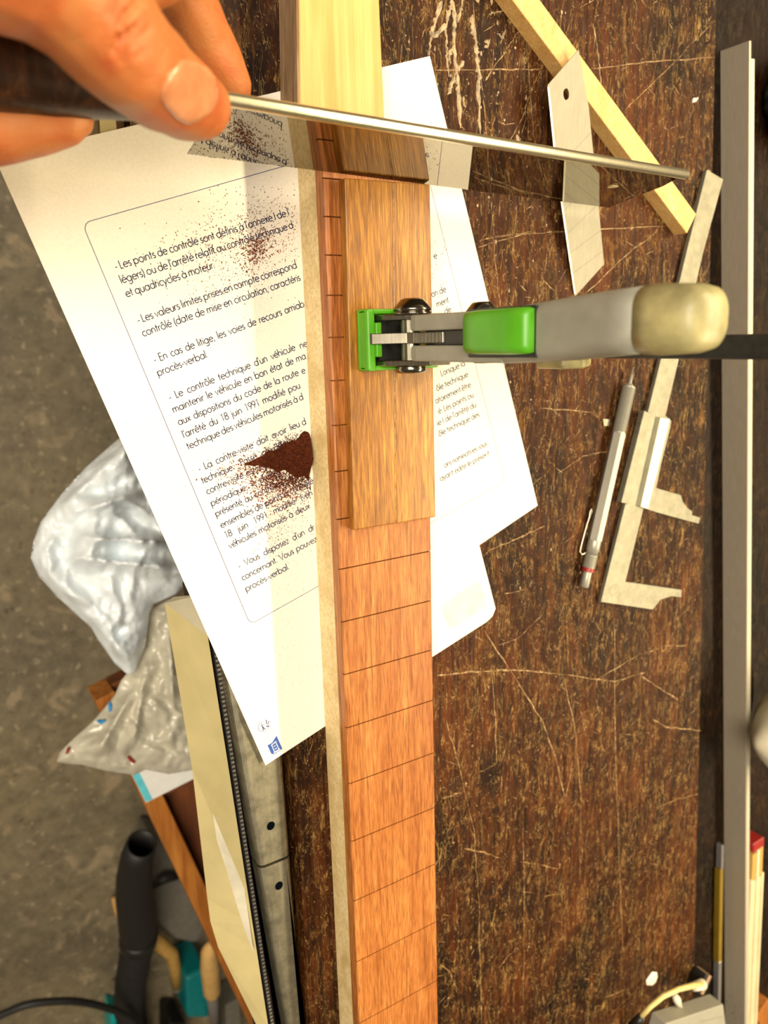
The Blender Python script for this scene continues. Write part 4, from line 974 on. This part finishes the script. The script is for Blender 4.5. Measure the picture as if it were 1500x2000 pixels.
# black crumpled bag
bm = bmesh.new(); bmesh.ops.create_icosphere(bm, subdivisions=5, radius=1.0)
bc = W(1534, 205, TZ)
V = []
for v in bm.verts:
    p = v.co; k = 1 + 0.30 * (0.5 - abs(noise.noise(p * 2.1))) + 0.14 * (0.3 - abs(noise.noise(p * 5 + Vector((3, 1, 2)))))
    V.append((bc[0] + p.x * 34 * k, bc[1] + p.y * 30 * k, max(TZ + 0.1, TZ + 17 + p.z * 20 * k)))
bm.verts.index_update(); Fc = [tuple(v.index for v in f.verts) for f in bm.faces]; bm.free()
o = mk('black_bag', V, Fc, M_BIN, smooth=True); tag(o, 'crumpled black plastic bag behind the aluminium angle at the right edge', 'bag')
# orange block at the lower right corner
q = [W(1476, 1988, TZ + 14)[:2], W(1500, 1952, TZ + 14)[:2], W(1560, 1990, TZ + 14)[:2], W(1520, 2060, TZ + 14)[:2]]
o = mk('orange_offcut', *bevel(*prism(q, TZ + 0.1, TZ + 14), 0.5, 1), M_CRATE); tag(o, 'orange-brown wooden offcut in the lower right corner behind the folding rule', 'offcut')

# ------------------------------------------------------------------ cable, plug and grey case at the lower right
cab = thing('cream_cable', 'short cream cable curving over the bench to a square metal plug', 'cable', W(1310, 1945, 0))
def cz(u, v, z): return Vector(W(u, v, z))
pts = [cz(1252, 1986, 11), cz(1270, 1966, 14), cz(1295, 1946, 16), cz(1325, 1932, 16), cz(1352, 1925, 15), cz(1372, 1922, 14)]
mk('cord', *tube(pts, [2.0, 2.0, 2.0, 2.1, 2.3, 2.6], 14), M_CREAM, cab, smooth=True)
mk('boot', *tube([cz(1236, 2006, 6), cz(1246, 1994, 9), cz(1254, 1984, 11.5)], [4.4, 3.8, 2.8], 14), M_BLACK, cab, smooth=True, label='black cable boot')
mk('sleeve', *tube([cz(1356, 1927, 13.5), cz(1372, 1922.5, 13)], [3.6, 4.4], 14), M_WHITEP, cab, smooth=True, label='white sleeve')
pA_, pB_ = cz(1372, 1922, 12.5), cz(1398, 1928, 12.5); pdv = (pB_ - pA_).normalized(); pn = Vector((-pdv.y, pdv.x, 0))
q = [pA_ + pn * 8, pA_ - pn * 8, pA_ - pn * 8 + pdv * 12, pA_ + pn * 8 + pdv * 12]
mk('plug', *bevel(*prism([(p.x, p.y) for p in q], 0.2, 12.5), 0.8, 2), M_BLACK, cab, label='black plug body')
q = [pA_ + pn * 8.4 + pdv * 4, pA_ - pn * 8.4 + pdv * 4, pA_ - pn * 8.4 + pdv * 7.5, pA_ + pn * 8.4 + pdv * 7.5]
mk('plug_band', *bevel(*prism([(p.x, p.y) for p in q], 0.2, 13.4), 0.6, 2), plain('copper_band', (0.62, 0.40, 0.26), 0.35, metal=0.5), cab, label='bright metal band')
wc = thing('white_connector', 'small white connector with grey lead under the cream cable', 'connector', W(1322, 1955, 0))
mk('body', *tube([cz(1318, 1944, 3.4), cz(1322, 1952, 3.6), cz(1326, 1962, 3.4)], [2.2, 3.3, 2.4], 14), M_WHITEP, wc, smooth=True)
mk('lead', *tube([cz(1326, 1963, 3), cz(1333, 1974, 2.6), cz(1340, 1984, 2.4)], [2.2, 2.2, 2.0], 12), M_DULL, wc, smooth=True)
case = thing('grey_case', 'flat grey plastic case at the bottom edge left of the aluminium angle', 'case', W(1360, 2010, 0))
q = [W(1300, 2000, 14)[:2], W(1413, 1962, 14)[:2], W(1424, 2060, 14)[:2], W(1270, 2110, 14)[:2]]
mk('shell', *bevel(*prism(q, 0.15, 14), 0.8, 2), M_GREYCASE, case)
g1, g2 = W(1368, 1996, 14), W(1412, 1985, 14)
mk('seam', *ribbon([g1[:2], g2[:2]], 0.35, 14.04), M_SCORE, case, label='thin dark seam')

# ------------------------------------------------------------------ bench front: worn rails, toothed strip and beige guard
def rail(ya, yb, label, holes):
    t = thing('perforated_rail', label, 'rail', (135, (ya + yb) / 2, -30), 'worn rails on the bench front')
    def xlr(y): k = (y + 250) / -128.0; return 123.2 + 11.6 * k * 1.0, 143.2 + 1.6 * k
    xa, xb = xlr(ya); xc, xd = xlr(yb)
    V, Fc = prism([(xa, ya), (xb, ya), (xd, yb), (xc, yb)], -14, -2)
    bm = bmesh.new(); vs = [bm.verts.new(p) for p in V]
    for f in Fc: bm.faces.new([vs[i] for i in f])
    bmesh.ops.recalc_face_normals(bm, faces=bm.faces)
    ed = [e for e in bm.edges if all(abs(v.co.z + 2) < 1e-3 for v in e.verts) and abs(e.verts[0].co.y - e.verts[1].co.y) > 5]
    bmesh.ops.bevel(bm, geom=ed, offset=3.2, segments=4, affect='EDGES', profile=0.5)
    bm.verts.index_update(); V = [tuple(v.co) for v in bm.verts]; Fc = [tuple(v.index for v in f.verts) for f in bm.faces]; bm.free()
    mk('rail_body', V, Fc, M_RAIL, t)
    for (u, v) in holes:
        c = W(u, v, -1.96); mk('hole', [(c[0] + 2.3 * math.cos(k * 6.283 / 20), c[1] + 2.5 * math.sin(k * 6.283 / 20), -1.96) for k in range(20)], [tuple(range(20))], M_HOLE, t, label='round dark hole')
    mk('bracket', *box(130, 147, min(ya, yb) + 10, max(ya, yb) - 10, -40, -14), M_EDGE, t)
yj = W(535, 1685, -2)[1]
rail(-150, yj + 0.8, 'worn aluminium rail on the bench front, the one under the sheet corner', [(529, 1613)])
rail(yj - 0.8, -640, 'worn aluminium rail on the bench front, the one nearest the lower edge', [(545, 1730)])
ts = thing('toothed_strip', 'black toothed strip running between beige guard and aluminium rail', 'strip', (116, -250, -30))
t0, t1 = Vector(W(404, 1190, -10)), Vector(W(528, 2000, -10)); td = (t1 - t0).normalized(); tn = Vector((-td.y, td.x, 0))
if tn.x < 0: tn = -tn
tL = (t1 - t0).length + 120
q = [t0, t0 + tn * 2.4, t0 + tn * 2.4 + td * tL, t0 + td * tL]
mk('strip', *prism([(p.x, p.y) for p in q], -40, -10), M_RUBBER, ts)
k = 2.0
while k < tL:
    p = t0 + td * k
    q = [p + tn * 0.4, p + tn * 1.9, p + tn * 1.9 + td * 1.1, p + tn * 0.4 + td * 1.1]
    mk('tooth', *prism([(a.x, a.y) for a in q], -10, -9.2), M_TICK, ts)
    k += 2.5
gap = [(t0 + tn * 3.5).to_tuple()[:2], (150, t0.y), (150, (t0 + td * tL).y), (t0 + tn * 3.5 + td * tL).to_tuple()[:2]]
mk('dark_sill', *prism(gap, -60, -41), M_EDGE, bench, label='dark ledge below the rails')
guard = thing('beige_guard', 'long beige painted metal guard along the bench front with worn edge', 'guard', (110, -250, -60))
lpx = [(322, 1178), (375, 1500), (405, 1755), (411, 1800), (426, 1850), (500, 2000)]
L_ = [Vector(W(u, v, z)) for (u, v), z in zip(lpx, (-34, -33, -30, -28, -25, -16))]; L_.append(L_[-1] + (L_[-1] - L_[-2]) * 0.12)
R_ = []
for l in L_:
    s = (l - t0).dot(td); R_.append(t0 + td * max(s, 14) - tn * 1.2)
R_[0] = R_[0] - tn * 0.2
n = len(L_)
V = [tuple(p) for p in L_] + [(p.x, p.y, -10.5) for p in R_] + [(p.x, p.y, -62) for p in R_]
eh = Vector(W(352, 1160, -34)); 
Fc = []
for i in range(n - 1): Fc += [(i, i + 1, n + i + 1, n + i), (n + i, n + i + 1, 2 * n + i + 1, 2 * n + i), (2 * n + i, 2 * n + i + 1, i + 1, i)]
Fc += [(n - 1, 2 * n - 1, 3 * n - 1)]
mk('guard_face', V, Fc, M_BEIGE, guard)
mk('guard_end', [tuple(L_[0]), (R_[0].x, R_[0].y, -10.5), (R_[0].x, R_[0].y, -62), tuple(W(338, 1166, -34)), tuple(W(400, 1160, -20)), tuple(W(400, 1175, -62))], [(0, 1, 4, 3), (1, 2, 5, 4), (0, 3, 5, 2), (3, 4, 5), (0, 2, 1)], M_BEIGEEND, guard, label='paler chipped end cap')
gn = (L_[2] - L_[0]).cross(R_[3] - L_[0]).normalized()
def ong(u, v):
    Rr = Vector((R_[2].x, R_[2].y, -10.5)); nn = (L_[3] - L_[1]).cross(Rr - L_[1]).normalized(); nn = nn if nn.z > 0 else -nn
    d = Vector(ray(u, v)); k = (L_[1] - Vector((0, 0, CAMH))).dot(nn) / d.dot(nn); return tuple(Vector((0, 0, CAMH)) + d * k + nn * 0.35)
wp = [(415, 1438), (432, 1428), (442, 1480), (456, 1570), (470, 1680), (486, 1790), (496, 1860), (478, 1815), (458, 1750), (440, 1690), (424, 1640), (412, 1560), (408, 1490)]  # patch on the guard: worn paint together with a painted pool of lamplight
mk('worn_lit_patch', [ong(*p) for p in wp], [tuple(range(len(wp)))], plain('worn_lit_silver', (0.58, 0.54, 0.42), 0.3, var=0.2, sc=60), guard, label='worn silvery patch with lamplight in its colour')
# stub of a beige post seen between hand and sheet
q = [W(190, 228, -4)[:2], W(246, 214, -4)[:2], W(247, 290, -4)[:2], W(194, 300, -4)[:2]]
o = mk('beige_post', *bevel(*prism(q, -70, -4), 0.8, 1), M_BEIGE); tag(o, 'beige post top between the hand and the printed sheet', 'post')

# ------------------------------------------------------------------ wooden crate below the bench front
crate = thing('wooden_crate', 'open orange-brown wooden crate below the bench front', 'crate', (200, -500, -366))
k0, k1 = Vector(W(186, 1370, -330)), Vector(W(500, 2025, -330)); kd = (k1 - k0).normalized(); kn_ = Vector((-kd.y, kd.x, 0))
if kn_.x < 0: kn_ = -kn_
kL = (k1 - k0).length + 80
def cb(o0, o1, l0, l1, z0, z1, m, nm, label=None):
    q = [k0 + kn_ * o0 + kd * l0, k0 + kn_ * o1 + kd * l0, k0 + kn_ * o1 + kd * l1, k0 + kn_ * o0 + kd * l1]
    mk(nm, *bevel(*prism([(p.x, p.y) for p in q], z0, z1), 1.0, 1), m, crate, label=label)
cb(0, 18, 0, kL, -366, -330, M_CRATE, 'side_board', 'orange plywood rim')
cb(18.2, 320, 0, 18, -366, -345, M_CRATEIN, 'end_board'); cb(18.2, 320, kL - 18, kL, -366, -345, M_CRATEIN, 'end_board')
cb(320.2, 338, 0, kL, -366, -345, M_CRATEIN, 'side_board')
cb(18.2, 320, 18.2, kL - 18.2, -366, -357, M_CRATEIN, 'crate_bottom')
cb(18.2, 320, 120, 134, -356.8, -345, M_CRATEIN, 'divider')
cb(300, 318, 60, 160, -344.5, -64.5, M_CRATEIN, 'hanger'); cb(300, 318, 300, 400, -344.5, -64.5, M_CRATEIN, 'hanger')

# white card with a cyan edge
card = thing('white_card', 'white card with cyan stripe lying on the crate rim', 'card', W(320, 1530, -329))
q = [W(255, 1508, -329)[:2], W(285, 1568, -329)[:2], W(400, 1510, -329)[:2], W(390, 1440, -329)[:2]]
mk('sheet', *prism(q, -329.6, -329), M_CARD, card)
q = [W(256, 1509, -328.8)[:2], W(285, 1567, -328.8)[:2], W(298, 1561, -328.8)[:2], W(270, 1504, -328.8)[:2]]
mk('stripe', *prism(q, -329, -328.8), M_CYAN, card, label='cyan edge stripe')

# ------------------------------------------------------------------ crumpled white bag
def crumple(poly, z0, dome, amp, seed, sc, step=7.0, ridges=()):
    poly = list(poly); b = []
    for a, c in zip(poly, poly[1:] + poly[:1]):
        L = math.dist(a, c); m = max(1, int(L / step))
        b += [(a[0] + (c[0] - a[0]) * k / m, a[1] + (c[1] - a[1]) * k / m) for k in range(m)]
    xs, ys = [p[0] for p in poly], [p[1] for p in poly]; ins = []
    yy = min(ys); row = 0
    while yy < max(ys):
        xx = min(xs) + (row % 2) * step / 2
        while xx < max(xs):
            if inside((xx, yy), poly):
                dd = min(math.dist((xx, yy), q) for q in b)
                if dd > step * 0.6: ins.append((xx + rnd.uniform(-1, 1), yy + rnd.uniform(-1, 1), dd))
            xx += step
        yy += step * 0.87; row += 1
    nb = len(b); pts = [Vector(p) for p in b] + [Vector(p[:2]) for p in ins]
    res = geometry.delaunay_2d_cdt(pts, [(i, (i + 1) % nb) for i in range(nb)], [], 0, 1e-4)
    vv, tri = res[0], res[2]
    tri = [tuple(f) for f in tri if inside((sum(vv[i].x for i in f) / 3, sum(vv[i].y for i in f) / 3), poly)]
    def hgt(u, v, dd):
        e = 1 - math.exp(-dd / 26.0); p = Vector((u * sc, v * sc, seed))
        q = p + 0.45 * noise.noise_vector(p * 0.8)
        h = 0.0; a = 1.0
        for o_ in range(3):
            d01 = noise.voronoi(q)[0]; h += a * (0.25 - abs(noise.noise(q)) + 1.0 * (d01[1] - d01[0])) ; q = q * 2.03 + Vector((1.7, 0.3, 0.9)); a *= 0.36
        for (ru, rv, su, sv, wd, hh) in ridges:          # long folds: (point, point, width, height)
            ab = (su - ru, sv - rv); L2 = ab[0] ** 2 + ab[1] ** 2
            t = max(0, min(1, ((u - ru) * ab[0] + (v - rv) * ab[1]) / L2)); dl = math.dist((u, v), (ru + ab[0] * t, rv + ab[1] * t))
            h += hh / amp * math.exp(-(dl / wd) ** 1.3) * math.sin(math.pi * min(1, max(0.12, t)) * 0.9 + 0.15)
        return e * (dome + amp * h)
    bd = [(p.x, p.y) for p in vv]
    dd = [min(math.dist(p, q) for q in b) for p in bd]
    V = [W(p[0], p[1], z0 + hgt(p[0], p[1], d)) for p, d in zip(bd, dd)]
    m = len(V); V += [W(p[0], p[1], z0 - 3 - 18 * (1 - math.exp(-d / 20))) for p, d in zip(bd, dd)]
    Fc = tri + [tuple(i + m for i in reversed(f)) for f in tri]
    ec = Counter()
    for f in tri:
        for a, c in zip(f, f[1:] + f[:1]): ec[tuple(sorted((a, c)))] += 1
    Fc += [(a, c, c + m, a + m) for (a, c), k in ec.items() if k == 1]
    return V, Fc, (lambda u, v: z0 + hgt(u, v, min(math.dist((u, v), q) for q in b)))
bagp = [(232, 856), (205, 880), (168, 912), (120, 965), (80, 1018), (66, 1055), (60, 1090), (76, 1126), (112, 1166), (156, 1206), (178, 1226), (192, 1250), (224, 1296), (250, 1318), (262, 1314), (284, 1262), (292, 1200), (300, 1180), (345, 1160), (380, 1120), (350, 1050), (320, 990), (280, 900), (258, 850)]
flap = [(250, 1312), (236, 1330), (224, 1358), (202, 1385), (180, 1410), (146, 1440), (116, 1470), (111, 1488), (130, 1492), (160, 1494), (208, 1506), (262, 1514), (284, 1503), (330, 1512), (400, 1500), (420, 1420), (390, 1300), (360, 1190), (330, 1170), (294, 1190), (288, 1262)]
bag = thing('plastic_bag', 'crumpled glossy white plastic bag hanging over the crate below the sheet', 'bag', W(220, 1200, -330))
V, Fc, hb = crumple(bagp, -290, 14, 24, 3.0, 0.011, 4.5, [(150, 1000, 280, 960, 16, 26), (160, 1050, 330, 1060, 14, 30), (150, 1090, 340, 1110, 12, 26), (80, 1100, 250, 1290, 18, 20), (240, 880, 110, 1000, 14, 18), (215, 1230, 240, 1300, 8, 14)])
mk('bag_body', V, Fc, M_BAG, bag, smooth=True)
V, Fc, hf_ = crumple(flap, -306, 6, 14, 9.0, 0.016, 4.5, [(270, 1330, 190, 1470, 9, 16), (285, 1300, 260, 1460, 8, 14), (330, 1240, 340, 1400, 9, 14), (120, 1482, 280, 1500, 7, 8)])
mk('bag_mouth', V, Fc, M_BAGTHIN, bag, smooth=True, label='thinner open end of the bag with print')
def onbag(pts, wd, m, nm, lb):
    Q = [W(u, v, hf_(u, v) + 2.5) for u, v in pts]; mk(nm, *tube(Q, [wd * .6] + [wd] * (len(Q) - 2) + [wd * .6], 8), m, bag, label=lb)
onbag([(213, 1372), (215, 1380), (214, 1390)], 1.6, M_BLUEP, 'print_mark', 'blue printed curve'); onbag([(190, 1408), (198, 1411), (206, 1407)], 1.6, M_BLUEP, 'print_mark', 'blue printed curve')
onbag([(130, 1472), (133, 1464), (135, 1460)], 1.4, M_RED, 'print_mark', 'red printed mark'); onbag([(250, 1478), (256, 1484), (263, 1490)], 1.6, M_RED, 'print_mark', 'red printed mark')

# ------------------------------------------------------------------ things on the floor at the lower left
hose = thing('vacuum_hose', 'black vacuum hose with open nozzle standing on the concrete floor', 'hose', W(270, 1830, fz))
hpx = [(277, 1648, -600), (268, 1670, -615), (262, 1710, -640), (262, 1750, -665), (268, 1800, -690), (271, 1832, -705)]
hpts = [Vector(W(*p)) for p in hpx]
V, Fc = tube(hpts, [20, 21.5, 24, 26, 27, 27], 24, False); V2, F2 = tube(hpts, [17.5, 19, 21, 23, 24, 24], 24, False)
n = len(V)
rim = [(k, (k + 1) % 24, n + (k + 1) % 24, n + k) for k in range(24)]
V, Fc = V + V2, Fc + [tuple(i + n for i in reversed(f)) for f in F2] + rim
mk('nozzle', V, Fc, M_RUBBER, hose, smooth=True, label='open ended nozzle tube')
mk('cuff', *tube([Vector(W(271, 1824, -700)), Vector(W(270, 1838, -708))], [28.2, 28.2], 24), M_BLACK, hose, smooth=True)
cor = [Vector(W(270, 1838, -708)), Vector(W(262, 1880, -735)), Vector(W(255, 1920, -765)), Vector(W(252, 1965, -795)), Vector(W(262, 2040, -822)), Vector(W(300, 2120, -826))]
path = []
for a, b in zip(cor[:-1], cor[1:]):
    for k in range(12): path.append(a.lerp(b, k / 12))
path.append(cor[-1])
mk('corrugated_hose', *tube(path, [24.5 if i % 2 else 22.5 for i in range(len(path))], 20), M_RUBBER, hose)
ca = [Vector(W(-60, 2010, -700)), Vector(W(0, 1983, -690)), Vector(W(50, 1963, -680)), Vector(W(100, 1956, -676)), Vector(W(150, 1956, -676)), Vector(W(200, 1966, -690)), Vector(W(245, 1984, -730)), Vector(W(270, 2010, -752)), Vector(W(300, 2070, -770))]
path = []
for i in range(len(ca) - 1):
    p0, p1, p2, p3 = ca[max(0, i - 1)], ca[i], ca[i + 1], ca[min(len(ca) - 1, i + 2)]
    for k in range(6):
        t = k / 6; path.append(0.5 * ((2 * p1) + (p2 - p0) * t + (2 * p0 - 5 * p1 + 4 * p2 - p3) * t * t + (3 * p1 - p0 - 3 * p2 + p3) * t ** 3))
path.append(ca[-1])
path = [Vector(W(-260, 2120, -843))] + path
o = mk('black_cable', *tube(path, 5.2, 12), M_RUBBER, smooth=True); tag(o, 'thick black cable arching over the floor at the lower left corner', 'cable')
tool = thing('power_tool', 'teal and black power tool on the floor below the crate', 'tool', W(380, 1960, fz))
def fbx(px, z0, z1, m, nm, b=4, label=None):
    mk(nm, *bevel(*prism([W(u, v, z1)[:2] for u, v in px], z0, z1), b, 2), m, tool, smooth=False, label=label)
fbx([(362, 1910), (404, 1890), (410, 1990), (365, 1990)], -845, -760, M_TEAL, 'tool_body', 6, 'dark teal body')
fbx([(330, 2000), (365, 1998), (366, 2060), (330, 2060)], -845, -780, M_BLACK, 'motor_housing', 6)
o = mk('teal_tool_end', *bevel(*prism([W(u, v, -800)[:2] for u, v in [(217, 1980), (236, 1984), (236, 2040), (217, 2040)]], -849, -800), 3, 2), M_TEALB); tag(o, 'bright teal plastic end beside the black cable at the lower edge', 'tool')  # teal end split off the power tool as an object of its own
fbx([(440, 1965), (468, 1950), (476, 2050), (444, 2050)], -845, -790, M_GREYBOX, 'base_plate', 3)
pl = thing('hand_tool', 'hand tool with pale wooden grip standing upright beside the crate rim', 'tool', W(412, 1900, fz))
mk('grip', *tube([Vector(W(410, 1846, -560)), Vector(W(408, 1858, -575)), Vector(W(410, 1890, -600)), Vector(W(414, 1935, -640)), Vector(W(414, 1950, -652))], [5, 11, 13.5, 13, 6], 18), M_PINE, pl, smooth=True)
mk('ferrule', *tube([Vector(W(414, 1948, -650)), Vector(W(420, 2010, -840))], [8, 8], 14), M_DULL, pl, smooth=True)
ap = thing('angled_pipe', 'bent tan metal pipe lying behind the black hose on the floor', 'pipe', W(330, 1860, fz))
mk('pipe', *tube([Vector(W(292, 1830, -770)), Vector(W(315, 1846, -770)), Vector(W(335, 1862, -772)), Vector(W(342, 1890, -785)), Vector(W(346, 1925, -800))], [12, 12, 11, 10, 9], 14), M_OCHRE, ap, smooth=True)
mk('stub', *tube([Vector(W(346, 1925, -800)), Vector(W(347, 1935, -845))], [9, 9], 14), M_DULL, ap, smooth=True)
gb = thing('grey_tool_case', 'dark grey case on the floor between the black hose and the crate', 'case', W(350, 1760, fz))
mk('case_body', *bevel(*prism([W(u, v, -760)[:2] for u, v in [(292, 1640), (330, 1650), (420, 1800), (390, 1850), (345, 1840), (300, 1800)]], fz + 0.5, -760), 14, 3), M_GREYBOX, gb, smooth=False)
mk('case_handle', *tube([Vector(W(298, 1728, -752)), Vector(W(320, 1716, -740)), Vector(W(345, 1710, -752))], [7, 8, 7], 12), M_RUBBER, gb, smooth=True)
fl_ = thing('wood_shaving', 'pale wood offcut leaning on the left side of the black hose', 'offcut', W(236, 1790, fz))
mk('sliver', *tube([Vector(W(224, 1752, -835)), Vector(W(232, 1780, -830)), Vector(W(240, 1806, -840))], [6, 7, 4], 10), M_PINE, fl_, smooth=True)
